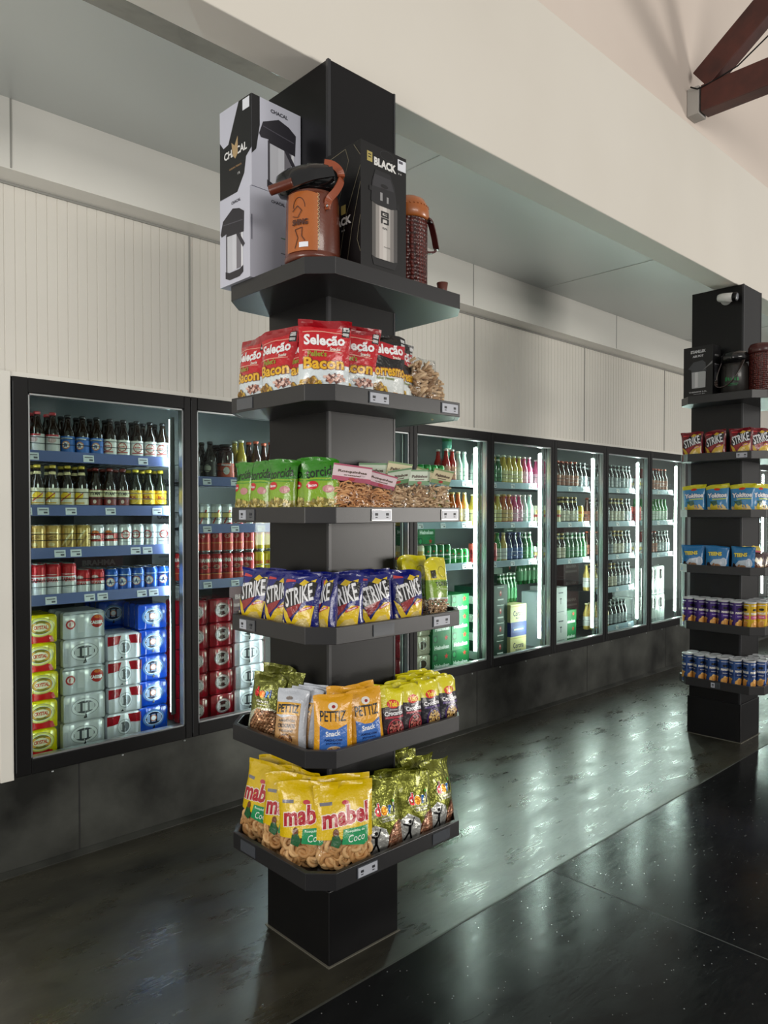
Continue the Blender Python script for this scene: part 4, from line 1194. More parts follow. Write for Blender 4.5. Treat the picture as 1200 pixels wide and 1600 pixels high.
def oval(cu, cv, ru, rv, light, dark, canc, n=3):
    dark = tuple(int(c * 0.6) for c in dark)
    a = [('e', cu, cv, ru*1.06, rv*1.08, tuple(int(c * 0.7) for c in light)), ('e', cu, cv, ru, rv, light), ('e', cu, cv, ru*0.82, rv*0.80, dark)]
    for i in range(n):
        x = cu - ru*0.55 + i * ru * 1.1 / max(n-1, 1)
        a.append(('r', x - ru*0.19, cv - rv*0.48, x + ru*0.19, cv + rv*0.48, canc))
    a.append(('o', cu, cv, ru*0.84, rv*0.82, 0.002, (240, 240, 244)))
    return a
PK_Y = pack(0.15, 0.127, 0.20, (226, 212, 16), [('p', [(-0.074, 0.004), (-0.074, 0.030), (0.0, 0.048), (0.05, 0.03), (0.06, 0.004)], (196, 20, 24))] + oval(0, 0.072, 0.056, 0.040, (232, 226, 120), (206, 190, 60), (214, 160, 60)) + [('e', 0.0, 0.072, 0.034, 0.018, (232, 226, 190)), ('t', 'CRYSTAL', 0.0, 0.072, 0.06, 0.017, (196, 60, 30), 0, 0.05)])
PK_W = pack(0.196, 0.127, 0.20, (206, 208, 214), oval(0.0, 0.066, 0.060, 0.038, (226, 228, 232), (120, 124, 130), (206, 208, 210)) + [('p', [(-0.008, 0.014), (0.010, 0.016), (0.004, 0.04)], (24, 24, 28)), ('r', -0.09, 0.02, -0.075, 0.09, (190, 192, 200))])
PK_C = pack(0.196, 0.127, 0.20, (200, 204, 208), [('e', -0.062, 0.070, 0.022, 0.022, (176, 50, 50)), ('e', -0.062, 0.070, 0.015, 0.014, (222, 206, 200)), ('e', 0.060, 0.076, 0.030, 0.030, (176, 44, 40)), ('e', 0.060, 0.096, 0.014, 0.007, (216, 110, 40)), ('t', 'KAISER', 0.056, 0.070, 0.062, 0.016, W_, 0, 0.05),
      ('r', -0.03, 0.03, 0.0, 0.10, (216, 218, 222)), ('r', -0.097, 0.112, 0.097, 0.118, (150, 154, 160))])
PK_RW = pack(0.17, 0.127, 0.20, (208, 208, 212), [('p', [(-0.084, 0.118), (-0.084, 0.072), (-0.03, 0.078), (-0.018, 0.118)], (150, 16, 30)), ('p', [(0.084, 0.118), (0.084, 0.072), (0.03, 0.078), (0.018, 0.118)], (150, 16, 30))] + oval(0.0, 0.060, 0.032, 0.034, (216, 218, 222), (170, 172, 178), (206, 206, 210), 1) + [('p', [(-0.025, 0.008), (-0.01, 0.010), (-0.016, 0.018)], BLK)])
PK_B = pack(0.155, 0.127, 0.20, (8, 62, 168), oval(0.0, 0.066, 0.054, 0.040, (96, 136, 196), (20, 44, 100), (140, 156, 186)) + [('e', 0.0, 0.066, 0.016, 0.016, (190, 110, 80)), ('e', 0.0, 0.066, 0.012, 0.012, (226, 230, 236)), ('p', [(-0.006, 0.014), (0.008, 0.016), (0.004, 0.034)], BLK)])
PK_R = pack(0.145, 0.127, 0.20, (156, 14, 30), oval(0.0, 0.066, 0.042, 0.036, (214, 180, 180), (110, 30, 36), (206, 196, 196), 2) + [('t', 'BRAHMA', 0, 0.066, 0.05, 0.014, (206, 190, 190), 0, 0.05)])
PK_SR = pack(0.145, 0.127, 0.20, (196, 190, 170), oval(0.0, 0.066, 0.042, 0.036, (216, 206, 180), (120, 100, 80), (206, 206, 196), 1))
def carton(w, h, d, body, art, side_art=None, name='carton'):
    mb = MB().box(-w/2, w/2, -d/2, d/2, 0, h, mat('carton_%02x%02x%02x' % body, body, 0.5))
    mb.art(lambda u, v, e: (u, -d/2 - e, v), art, ink, 0.2)
    if side_art:
        mb.art(lambda u, v, e: (-w/2 - e, -u, v), side_art, ink, 0.2)
    return Proto(mb.obj('drink_carton', link=False), 'drink carton')
GC = (16, 110, 58)
def hein(n):
    return [('*', 0.045, 0.095, 0.022, (206, 50, 44)), ('t', 'Heineken', 0.0, 0.034, 0.15, 0.030, (226, 236, 228), 0, 0.05), ('r', -0.09, 0.07, -0.045, 0.12, (8, 76, 40)), ('e', -0.067, 0.095, 0.014, 0.018, (40, 140, 80))]
CT_H = carton(0.19, 0.128, 0.24, GC, hein(0), [('*', 0.0, 0.09, 0.022, (206, 50, 44)), ('t', 'Heineken', 0, 0.034, 0.2, 0.03, (226, 236, 228), 0, 0.05)])
CT_H2 = carton(0.17, 0.135, 0.24, (14, 56, 40), [('t', 'Heineken', 0, 0.118, 0.08, 0.010, (206, 220, 210), 0, 0.04), ('e', 0, 0.072, 0.012, 0.022, (170, 40, 36)), ('e', 0, 0.078, 0.006, 0.008, (226, 200, 190)), ('r', -0.035, 0.02, 0.035, 0.03, (206, 214, 206))],
      [('r', -0.11, 0.012, 0.11, 0.07, (190, 214, 200))])
CT_CO = carton(0.20, 0.135, 0.24, (214, 206, 150), [('t', 'Corona', 0, 0.066, 0.13, 0.042, (24, 34, 70), 0, 0.02), ('t', 'Extra', 0, 0.03, 0.07, 0.014, (60, 70, 90)), ('r', -0.1, 0.118, 0.1, 0.124, (190, 170, 90))])
CT_CB = carton(0.20, 0.11, 0.24, (30, 50, 130), [('r', -0.08, 0.03, 0.08, 0.075, (50, 74, 150)), ('r', -0.06, 0.047, 0.06, 0.058, (206, 206, 180))])
CT_W = carton(0.185, 0.235, 0.24, (206, 210, 210), [('t', 'T', 0.0, 0.12, 0.028, 0.05, (60, 66, 70), 0, 0.03), ('r', -0.035, 0.185, 0.035, 0.195, (90, 96, 100)), ('r', -0.05, 0.03, 0.05, 0.036, (150, 156, 160))],
      [('e', 0, 0.19, 0.012, 0.012, (60, 66, 80)), ('e', 0, 0.15, 0.012, 0.012, (60, 66, 80)), ('e', 0, 0.11, 0.012, 0.012, (60, 66, 80)), ('e', 0.03, 0.06, 0.03, 0.02, (226, 196, 90)), ('e', 0.0, 0.07, 0.012, 0.012, (60, 66, 80))])
CT_WB = carton(0.13, 0.22, 0.24, (196, 214, 220), [('e', 0.0, 0.13, 0.05, 0.05, (150, 190, 210)), ('o', 0.01, 0.10, 0.045, 0.05, 0.008, (60, 110, 150)), ('e', 0.045, 0.06, 0.03, 0.02, (226, 186, 50)), ('t', 'Skin', 0, 0.18, 0.07, 0.03, (40, 80, 130), 0.3)])
CT_OR = carton(0.26, 0.19, 0.2, (92, 96, 98), [('t', 'ORIGINAL', 0, 0.12, 0.2, 0.036, (30, 32, 40), 0.06, 0.06), ('r', -0.09, 0.07, 0.09, 0.082, (60, 64, 72)), ('t', 'PILSEN', 0, 0.045, 0.1, 0.018, (40, 42, 50))])
CT_K = carton(0.26, 0.16, 0.2, (66, 24, 26), [('r', -0.1, 0.03, 0.1, 0.05, (110, 90, 84)), ('t', 'BRAHMA', 0, 0.09, 0.18, 0.03, (130, 110, 106), 0, 0.05)])
PK_WG = pack(0.30, 0.28, 0.24, (206, 216, 214), oval(-0.075, 0.20, 0.045, 0.062, (226, 230, 230), (70, 60, 56), (196, 200, 200), 2) + oval(0.075, 0.20, 0.045, 0.062, (226, 230, 230), (70, 60, 56), (196, 200, 200), 2) +
      [('r', -0.002, 0.01, 0.002, 0.27, (150, 160, 160)), ('r', -0.14, 0.02, 0.14, 0.05, (170, 180, 180))], lobes=4)
TIER = ['floor', 'second', 'third', 'fourth', 'fifth', 'sixth']
def stack(protos, x, y, z, h, look, place, group, rz=0):
    n = len(protos)
    rr = random.Random(int(x * 1000))
    for i, p in enumerate(protos):
        lk = look[i] if isinstance(look, list) else look
        tier = 'bottom of' if i == 0 else ('topmost of' if i == n - 1 else ORDN[i] + ' up in')
        p.put((x + rr.uniform(-0.003, 0.003), y + rr.uniform(-0.003, 0.003), z + sum(h[:i]) if isinstance(h, list) else z + i * (h + 0.0005)), (0, 0, rz + rr.uniform(-0.02, 0.02)),
              '%s, %s the %s' % (lk, tier, place), group)
ZF = 0.406
stack([PK_Y]*5, 1.150, 3.52, ZF, 0.127, 'yellow shrink-wrapped can pack', 'leftmost stack in the leftmost cooler', 'yellow can packs')
stack([PK_W, PK_W, PK_C, PK_W, PK_C], 1.345, 3.525, ZF, 0.127, ['white oval-window can pack', 'white oval-window can pack', 'clear-wrapped pack of silver cans', 'white oval-window can pack', 'clear-wrapped pack of silver cans'], 'white stack in the leftmost cooler', 'white can packs')
stack([PK_RW]*4, 1.543, 3.535, ZF, 0.127, 'red-cornered white can pack', 'stack beside blue packs, leftmost cooler', 'red and white can packs')
stack([PK_B]*5, 1.700, 3.56, ZF, 0.127, 'blue shrink-wrapped can pack', 'front blue stack in the leftmost cooler', 'blue can packs')
stack([PK_B]*5, 1.60, 3.80, ZF, 0.127, 'blue shrink-wrapped can pack', 'rear blue stack in the leftmost cooler', 'blue can packs at the rear')
stack([PK_R]*5, 1.915, 3.52, ZF, 0.127, 'dark red can pack', 'left red stack in the second cooler', 'red can packs')
stack([PK_R]*5, 2.075, 3.53, ZF, 0.127, 'dark red can pack', 'right red stack in the second cooler', 'red can packs')
stack([PK_W]*4, 2.26, 3.55, ZF, 0.127, 'white oval-window can pack', 'white stack beside the red packs', 'white can packs in the second cooler')
stack([PK_R]*3, 3.47, 3.53, ZF, 0.127, 'dark red can pack', 'left stack in the fourth cooler', 'red packs in the fourth cooler')
stack([PK_SR, PK_SR, PK_SR], 3.62, 3.53, ZF, 0.127, 'beige shrink-wrapped can pack', 'beige stack in the fourth cooler', 'beige can packs')
stack([CT_H]*4, 3.795, 3.54, ZF, 0.128, 'green carton with red star', 'left carton stack, fourth cooler', 'green cartons')
stack([CT_H]*4, 3.99, 3.54, ZF, 0.128, 'green carton with red star', 'right carton stack, fourth cooler', 'green cartons')
stack([CT_H2]*4, 4.30, 3.55, ZF, 0.135, 'dark green bottle carton', 'left stack, fifth cooler', 'dark green cartons')
stack([CT_H2]*4, 4.49, 3.57, ZF, 0.135, 'dark green bottle carton', 'middle stack, fifth cooler', 'dark green cartons')
stack([CT_CO, CT_CB, CT_CO], 4.69, 3.55, ZF, [0.1355, 0.1105, 0.1355], ['cream lager carton', 'blue lager carton', 'cream lager carton'], 'cream stack, fifth cooler', 'cream and blue cartons')
fill(4, 0.79, 'carton-top', [(S_GRN, 5, 'green bottle standing on cartons')], 1, 4.60, pitch=0.045, y0=3.55)
stack([CT_WB]*2, 5.09, 3.53, ZF, 0.22, 'white and blue carton', 'left stack, sixth cooler', 'white and blue cartons')
stack([CT_W]*2, 5.27, 3.55, ZF, 0.235, 'plain white carton with grey print', 'middle stack, sixth cooler', 'white cartons')
stack([CT_H]*2, 5.49, 3.60, ZF, 0.128, 'green carton with red star', 'short stack, sixth cooler', 'green cartons, sixth cooler')
stack([PK_WG]*2, 6.68, 3.56, ZF, 0.28, 'white bottle pack with round windows', 'left pile, eighth cooler', 'white bottle packs')
stack([PK_WG]*2, 6.99, 3.56, ZF, 0.28, 'white bottle pack with round windows', 'right pile, eighth cooler', 'white bottle packs')
fill(5, 0.88, 'carton-top', [(S_GRN, 6, 'green bottle on the white cartons')], 1, 5.20, pitch=0.06, y0=3.80)
# back stock behind the shelves
for k, x, ps in ((0, 1.62, [CT_K, CT_OR, CT_OR, CT_OR, CT_K, CT_OR, CT_K]), (0, 2.05, [CT_OR]*7), (1, 2.55, [CT_K]*7), (3, 4.15, [CT_H]*8), (4, 5.2, [CT_H2]*8), (5, 6.2, [CT_K]*6), (6, 7.1, [CT_OR]*6)):
    hh = {id(CT_K): 0.161, id(CT_OR): 0.191, id(CT_H): 0.129, id(CT_H2): 0.136}
    z = ZF
    for i, p in enumerate(ps):
        p.put((x, 4.02, z), (0, 0, 0), 'back-stock carton, %s from floor, behind the shelves of %s cooler' % (ORDN[i], DOORN[k] + (' (right)' if x == 2.05 else '')), 'back-stock cartons in the cold room')
        z += hh[id(p)]

# ------------------------------------------------------------------ things on the near column
def put(protos, i, x, y, z, a, lean=6, roll=0, label='', group=None, scale=None):
    p = protos[i % len(protos)] if isinstance(protos, list) else protos
    return p.put((x, y, z), (-math.radians(lean + RN.uniform(-1.5, 1.5)), math.radians(roll + RN.uniform(-1.6, 1.6)), -math.radians(a + RN.uniform(-5, 5))), label, group, scale)
G = 'bags on the %s shelf of the near column'
# second shelf from the top
z = 1.8395
g = G % 'second'
put(SEL_RED, 0, 1.405, 2.125, z, 86, 2, 0, 'red and white crisp bag at the far left end, second shelf', g)
put(SEL_RED, 1, 1.400, 1.965, z, 80, 1, 0, 'red and white crisp bag, second from left, second shelf', g)
put(SEL_RED, 2, 1.435, 1.872, z, 66, 3, -3, 'red crisp bag tucked behind the large corner bag, second shelf', g, 0.96)
put(SEL_RED, 0, 1.435, 1.785, z, 42, -3, 3, 'large red crisp bag leaning on the chamfered corner, second shelf', g)
put(SEL_RED, 1, 1.535, 1.775, z, 30, 2, 4, 'red crisp bag just right of the corner bag, second shelf', g)
put(SEL_BLK, 0, 1.645, 1.735, z, 8, 3, 1, 'black-topped crisp bag, left of the two, second shelf', g)
put(SEL_BLK, 1, 1.745, 1.755, z, -6, 4, 2, 'black-topped crisp bag, right of the two, second shelf', g, 0.97)
put(CLR_STRIP, 0, 1.850, 1.755, z, 5, 3, -2, 'clear bag of crisp strips, left of two, second shelf', g)
put(CLR_STRIP, 1, 1.955, 1.800, z, -30, 2, 2, 'smaller clear bag of crisp strips at the right end, second shelf', g, 0.84)
# third shelf
z = 1.478
g = G % 'third'
for i, (x, y, a) in enumerate(((1.40, 2.165, 88), (1.395, 2.065, 84), (1.395, 1.945, 76), (1.44, 1.885, 70), (1.435, 1.785, 40))):
    put(TOR, i, x, y, z, a, 2 + i % 3, (-1, 1, 0, 3, -2)[i], 'green twisted-snack bag, %s from the left, third shelf' % ORDN[i], g)
for i, (x, y, a, l) in enumerate(((1.41, 2.10, 86, 3), (1.47, 1.95, 70, 4))):
    put(TOR, i, x + 0.04, y, z, a, l, 2, 'green twisted-snack bag in the rear row, %s, third shelf' % ('far left' if i == 0 else 'near the corner'), g)
put(CLR_RING, 0, 1.515, 1.745, z, 18, 4, 0, 'clear bag of brown snack rings with pink header, third shelf', g)
put(CLR_RING, 1, 1.635, 1.745, z, 6, 6, 1, 'second pink-header bag of snack rings, third shelf', g, 0.88)
put(CLR_STICK, 0, 1.725, 1.745, z, 2, 4, -1, 'clear stick-snack bag, left of the green-header pair, third shelf', g)
put(CLR_STICK, 1, 1.820, 1.745, z, -2, 5, 1, 'clear stick-snack bag, right of the green-header pair, third shelf', g)
put(CLR_CREAM, 0, 1.925, 1.750, z, -8, 4, 2, 'front right clear bag with cream header, third shelf', g)
put(CLR_STICK, 1, 1.670, 1.825, z, 4, 2, 3, 'rear green-header snack bag against the column, third shelf', g, 1.12)
put(CLR_CREAM, 1, 1.800, 1.825, z, -4, 2, -3, 'rear cream-header snack bag against the column edge, third shelf', g, 1.12)
put(CLR_CREAM, 0, 1.925, 1.850, z, -10, 3, 3, 'rear cream-header snack bag at the right end, third shelf', g, 1.05)
# fourth shelf
z = 1.117
g = G % 'fourth'
for i, (x, y, a, l, r, lb) in enumerate((
        (1.405, 2.130, 80, 6, 4, 'at the far left end'), (1.410, 1.985, 76, 7, 2, 'second along the left side'), (1.405, 1.865, 64, 8, 0, 'third along the left side'),
        (1.455, 1.800, 100, 4, -4, 'turned sideways near the corner'), (1.490, 1.760, 34, 8, 0, 'facing out at the chamfered corner'), (1.615, 1.745, 14, 8, 1, 'in the middle of the front'), (1.765, 1.745, 6, 8, 3, 'right of the front, beside the yellow bags'),
        (1.470, 2.140, 84, 3, 2, 'in the rear row at the left end'), (1.475, 1.990, 80, 3, -2, 'in the rear row on the left side'), (1.480, 1.880, 60, 3, 2, 'in the rear row behind the corner'),
        (1.560, 1.830, 16, 2, -2, 'in the rear row left of the front'), (1.700, 1.835, 8, 2, 2, 'in the rear row right of the front'))):
    put(STRK_B, i, x, y, z, a, l, r, 'blue ridged-crisp bag %s, fourth shelf' % lb, g)
for i, (x, y, a, l, r, lb) in enumerate(((1.925, 1.755, -2, 5, 3, 'front'), (1.90, 1.835, -4, 3, -2, 'second'), (1.935, 1.915, 2, 3, 4, 'third'), (1.905, 2.00, 0, 2, 0, 'rearmost'))):
    put(TORRES, i, x, y, z, a, l, r, 'yellow and green peanut bag, %s of the row at the right, fourth shelf' % lb, g)
# fifth shelf
z = 0.747
g = G % 'fifth'
for i, (x, y, a, l, r, lb) in enumerate(((1.405, 2.070, 66, 10, 2, 'front'), (1.455, 2.035, 66, 8, 3, 'second'), (1.485, 2.11, 68, 5, 2, 'third'))):
    put(DORI_S, i, x, y, z, a, l, r, 'silver-green peanut bag, %s of the left-side row, fifth shelf' % lb, g, (1, 1.02, 1.06)[i])
for i, (x, y, a, l, r) in enumerate(((1.400, 1.915, 62, 13, 1), (1.432, 1.905, 62, 12, 2), (1.462, 1.90, 62, 11, 2), (1.495, 1.905, 62, 8, 3))):
    put(PET_W, i, x, y, z, a, l, r, 'white peanut pouch, %s of the leaning row, fifth shelf' % ('front', 'second', 'third', 'rearmost')[i], g)
put(PET_O, 0, 1.455, 1.762, z, 40, 10, 1, 'orange peanut pouch at the chamfered corner, fifth shelf', g)
put(PET_O, 1, 1.575, 1.735, z, 16, 9, 1, 'orange peanut pouch right of the corner one, fifth shelf', g, 1.02)
put(PET_O, 0, 1.525, 1.800, z, 24, 6, 4, 'orange peanut pouch behind the two front ones, fifth shelf', g, 1.04)
put(PET_O, 1, 1.600, 1.790, z, 16, 5, -3, 'rear orange peanut pouch near the dark pouches, fifth shelf', g, 1.04)
YX = (1.690, 1.780, 1.875, 1.965)
for c in range(4):
    P = YOKI_R if c < 2 else YOKI_P
    for r_ in range(3 if c < 2 else 5):
        put(P, c + r_, YX[c] + 0.006 * (r_ % 2), 1.735 + 0.036 * r_, z, 8 - 6 * c / 3 + r_ * 2, 8 - r_, (1, -2, 2, 0, 1)[r_],
            'yellow-topped %s peanut pouch, column %s, %s from the front, fifth shelf' % ('maroon' if c < 2 else 'navy', ('one', 'two', 'three', 'four')[c], ORDN[r_]), g)
# bottom shelf
z = 0.3785
g = G % 'bottom'
for i, (x, y, a, l, r, lb) in enumerate(((1.415, 2.120, 76, 10, 4, 'at the far left end'), (1.412, 1.955, 66, 12, 2, 'on the left side'), (1.425, 1.845, 52, 10, -2, 'squeezed left of the corner'), (1.50, 1.760, 26, 12, 2, 'at the chamfered corner, foremost'),
        (1.485, 2.13, 80, 4, 3, 'in the rear row at the left end'), (1.49, 1.98, 74, 3, -3, 'in the rear row on the left side'), (1.535, 1.835, 30, 5, 2, 'in the rear behind the corner'))):
    put(MABEL, i, x, y, z, a, l, r, 'yellow ring-biscuit bag %s, bottom shelf' % lb, g)
for i, (x, y, a, l, r, lb) in enumerate(((1.665, 1.755, 12, 11, 1, 'beside the yellow bags'), (1.805, 1.745, 4, 11, 2, 'in the middle of the right half'), (1.945, 1.755, -6, 10, 3, 'at the right end'),
        (1.635, 1.825, 14, 5, -3, 'in the rear row, left'), (1.775, 1.82, 4, 5, 2, 'in the rear row, middle'), (1.93, 1.835, -6, 7, 2, 'in the rear row, right'), (1.94, 1.91, -4, 5, -2, 'third row at the right end'), (1.93, 1.985, 0, 3, 3, 'fourth row at the right end'), (1.94, 2.06, 2, 2, -1, 'fifth row at the right end'))):
    put(DORI_B, i, x, y, z, a, l, r, 'olive green peanut bag %s, bottom shelf' % lb, g)

# ------------------------------------------------------------------ boxes and vacuum jugs on top of the near column
def pump_pot_art(cx, z0, s, dark=(38, 36, 44)):
    """picture of a steel pump jug printed on a box, s = scale"""
    def P(pts): return [(cx + x*s, z0 + y*s) for x, y in pts]
    st = [(206, 208, 216), (120, 118, 126), (226, 228, 234), (70, 68, 76), (196, 198, 206)]
    w = [-0.052, -0.044, -0.012, 0.012, 0.040, 0.050]
    a = []
    for i in range(5):
        a.append(('p', P([(w[i], 0.03), (w[i+1], 0.03), (w[i+1], 0.155), (w[i], 0.155)]), st[(i + 3) % 5]))
    a += [('p', P([(-0.055, 0.012), (-0.03, 0.002), (0.03, 0.002), (0.052, 0.012), (0.052, 0.034), (0.03, 0.026), (-0.03, 0.026), (-0.055, 0.034)]), dark),
          ('p', P([(-0.085, 0.165), (-0.078, 0.155), (-0.05, 0.158), (-0.045, 0.148), (0.055, 0.140), (0.058, 0.205), (0.03, 0.222), (-0.01, 0.232), (-0.07, 0.205)]), dark),
          ('p', P([(0.01, 0.145), (0.028, 0.145), (0.062, 0.10), (0.050, 0.092)]), (50, 48, 56)),
          ('p', P([(-0.07, 0.19), (0.05, 0.178), (0.05, 0.181), (-0.07, 0.193)]), (80, 78, 88))]
    return a
def print_box(name, w, d, h, base, front, left, loc, rz, label, cat='boxed jug', grp=None, sticker=None):
    mb = MB().box(-w/2, w/2, -d/2, d/2, 0, h, ink(base))
    mb.box(-w/2 + 0.001, w/2 - 0.001, -0.0006, 0.0006, h, h + 0.0004, ink((60, 60, 64)))
    mb.art(lambda u, v, e: (u, -d/2 - e, v), front, ink, 0.5, e0=0.0003, de=0.00008)
    mb.art(lambda u, v, e: (-w/2 - e, -u, v), left, ink, 0.5, e0=0.0003, de=0.00008)
    o = mb.obj(name, bevel=0.0015)
    o.location = loc; o.rotation_euler = (0, 0, rz)
    if sticker:
        sb = MB().box(sticker[0] - 0.018, sticker[0] + 0.018, -d/2 - 0.0022, -d/2 - 0.0012, sticker[1] - 0.02, sticker[1] + 0.014, PAPER) if sticker[2] == 'f' else \
             MB().box(-w/2 - 0.0022, -w/2 - 0.0012, sticker[0] - 0.018, sticker[0] + 0.018, sticker[1] - 0.02, sticker[1] + 0.014, PAPER)
        if sticker[2] == 'f':
            sb.box(sticker[0] - 0.014, sticker[0] + 0.004, -d/2 - 0.0026, -d/2 - 0.0022, sticker[1] + 0.002, sticker[1] + 0.010, PINK_)
        sb.obj('price_sticker', o)
    return tag(o, label, cat, grp)
WB = (196, 198, 212)
LW, LD, LH = 0.200, 0.180, 0.290
left_a = pump_pot_art(0.0, 0.012, 1.0) + [('t', 'CHACAL', 0.01, 0.262, 0.055, 0.010, (60, 60, 70))]
frontA = [('t', 'CHACAL', 0.01, 0.262, 0.055, 0.010, (60, 60, 70)), ('r', -0.094, 0.12, -0.091, 0.2, (80, 80, 96)), ('r', 0.02, 0.06, 0.06, 0.064, (120, 122, 130)), ('r', 0.02, 0.10, 0.06, 0.103, (120, 122, 130)), ('r', 0.02, 0.15, 0.06, 0.153, (110, 150, 120)), ('r', 0.03, 0.03, 0.06, 0.05, (50, 50, 56))]
print_box('jug_box', LW, LD, LH, WB, frontA, left_a, (1.429, 2.112, 2.2525), 0, 'white jug carton, lower of the two stacked at left', grp='stacked jug cartons')
chac_front = [('p', [(-0.1, 0.10), (-0.1, 0.29), (-0.068, 0.29), (-0.068, 0.20), (-0.082, 0.12)], BLK)] + pump_pot_art(0.018, 0.0, 1.05) + [('t', 'CHACAL', 0.010, 0.262, 0.07, 0.012, (60, 60, 70))]
chac_left = [('p', [(-0.09, 0.05), (-0.09, 0.29), (0.09, 0.29), (0.09, 0.12), (0.06, 0.10), (0.05, 0.05), (0.01, 0.0), (-0.09, 0.0)], (20, 21, 23)),
             ('p', [(-0.09, 0.29), (-0.09, 0.19), (-0.068, 0.165), (-0.04, 0.17), (-0.02, 0.21), (0.02, 0.29)], WB),
             ('t', 'CHACAL', 0.0, 0.135, 0.13, 0.026, (226, 226, 226), 0, 0.03), ('p', [(-0.014, 0.125), (-0.022, 0.17), (-0.004, 0.155), (0.014, 0.182), (0.014, 0.125), (0.0, 0.112)], (176, 150, 110)),
             ('t', 'GARRAFA TERMICA', 0.0, 0.085, 0.07, 0.006, (150, 120, 84)), ('t', '1.9L', 0.02, 0.06, 0.014, 0.008, (190, 190, 190))]
print_box('jug_box', LW, LD, LH, WB, chac_front, chac_left, (1.431, 2.112, 2.5435), 0.035, 'black and white jug carton, upper of the two stacked at left', grp='stacked jug cartons', sticker=(-0.062, 0.27, 'l'))
# black box
gold = (176, 160, 90)
def glyph(cx, cy, s, c):
    return [('r', cx - s, cy + s*0.9, cx + s, cy + s*1.2, c), ('r', cx - s, cy + 0.1*s, cx - s*0.65, cy + s*1.2, c), ('r', cx - s, cy + 0.1*s, cx + s, cy + 0.4*s, c), ('r', cx + s*0.65, cy + 0.1*s, cx + s, cy + s*1.2, c), ('r', cx - s*0.2, cy + 0.6*s, cx + s*0.7, cy + 0.75*s, c),
            ('r', cx - s, cy - s*0.3, cx + s, cy - 0.05*s, c), ('r', cx - s, cy - 1.2*s, cx - s*0.65, cy - 0.05*s, c), ('r', cx - s*0.3, cy - s*1.2, cx + s, cy - 0.95*s, c), ('r', cx + s*0.65, cy - 1.2*s, cx + s, cy - 0.05*s, c)]
bf = [('t', 'BLACK', 0.005, 0.330, 0.095, 0.026, (226, 226, 224), 0, 0.05), ('r', -0.072, 0.322, -0.050, 0.352, gold), ('r', -0.067, 0.342, -0.055, 0.345, BLK), ('r', -0.067, 0.334, -0.055, 0.337, BLK), ('e', 0.064, 0.333, 0.003, 0.003, (150, 150, 150)), ('e', 0.073, 0.333, 0.003, 0.003, (150, 150, 150)), ('e', 0.064, 0.322, 0.003, 0.003, (150, 150, 150)), ('e', 0.073, 0.322, 0.003, 0.003, (150, 150, 150)),
      ('o', 0.012, 0.36, 0.03, 0.014, 0.001, (60, 60, 62))]
grad = [(90, 88, 86), (150, 146, 142), (196, 190, 186), (206, 202, 198), (176, 172, 168), (130, 126, 124), (80, 78, 78)]
for i in range(7):
    x0_ = -0.052 + i * 0.1085 / 7
    bf.append(('r', x0_, 0.035, x0_ + 0.1085 / 7 + 0.0002, 0.215, grad[i]))
bf += [('p', [(-0.054, 0.04), (-0.045, 0.012), (0.045, 0.012), (0.058, 0.04), (0.03, 0.032), (-0.03, 0.032)], (26, 26, 28)),
       ('p', [(-0.056, 0.205), (-0.052, 0.265), (-0.038, 0.305), (0.024, 0.305), (0.044, 0.27), (0.056, 0.205), (0.03, 0.198), (-0.03, 0.198)], (34, 34, 37)), ('p', [(-0.05, 0.252), (-0.042, 0.29), (0.026, 0.29), (0.042, 0.256)], (54, 54, 58)),
       ('r', -0.018, 0.215, -0.008, 0.24, (150, 150, 152)), ('r', 0.010, 0.213, 0.018, 0.232, (150, 150, 152)), ('e', 0.0, 0.262, 0.016, 0.006, (24, 24, 26)),
       ('r', -0.064, 0.235, -0.054, 0.25, (24, 24, 26)), ('r', 0.054, 0.205, 0.064, 0.222, (24, 24, 26))]
bf += glyph(0.002, 0.165, 0.016, (30, 30, 32)) + [('t', 'CUYA', 0.002, 0.132, 0.02, 0.006, (60, 60, 62)), ('t', 'garrafa', 0.012, 0.075, 0.03, 0.005, (140, 136, 132))]
def hexline(pts, c=(110, 104, 86), t=0.0010):
    o = []
    for (xa, ya), (xb, yb) in zip(pts, pts[1:]):
        L = math.hypot(xb - xa, yb - ya); nx, ny = -(yb - ya) / L * t, (xb - xa) / L * t
        o.append(('p', [(xa + nx, ya + ny), (xb + nx, yb + ny), (xb - nx, yb - ny), (xa - nx, ya - ny)], c))
    return o
bl = hexline([(-0.09, 0.17), (-0.06, 0.30), (-0.045, 0.325), (-0.02, 0.325), (-0.008, 0.30), (-0.05, 0.20), (-0.09, 0.05)]) + hexline([(-0.09, 0.23), (-0.07, 0.36), (0.02, 0.37), (0.035, 0.33), (-0.02, 0.20), (-0.06, 0.06)]) + \
     hexline([(0.09, 0.30), (0.02, 0.16), (-0.01, 0.03)]) + hexline([(0.09, 0.25), (0.05, 0.12), (0.03, 0.03), (0.05, 0.0)]) + hexline([(0.09, 0.33), (0.06, 0.37)]) + hexline([(0.09, 0.15), (0.075, 0.08), (0.09, 0.04)]) + \
     [('t', 'BLACK', -0.005, 0.150, 0.105, 0.026, (216, 216, 214), 0, 0.05), ('r', 0.0, 0.172, 0.022, 0.200, gold), ('e', 0.005, 0.122, 0.003, 0.003, (150, 150, 150)), ('e', 0.015, 0.122, 0.003, 0.003, (150, 150, 150))]
print_box('jug_box', 0.195, 0.180, 0.378, (7, 7, 9), bf, bl, (1.606, 1.782, 2.2525), 0.0, 'tall black jug box with steel jug picture, in front of the column', sticker=(0.076, 0.352, 'f'))

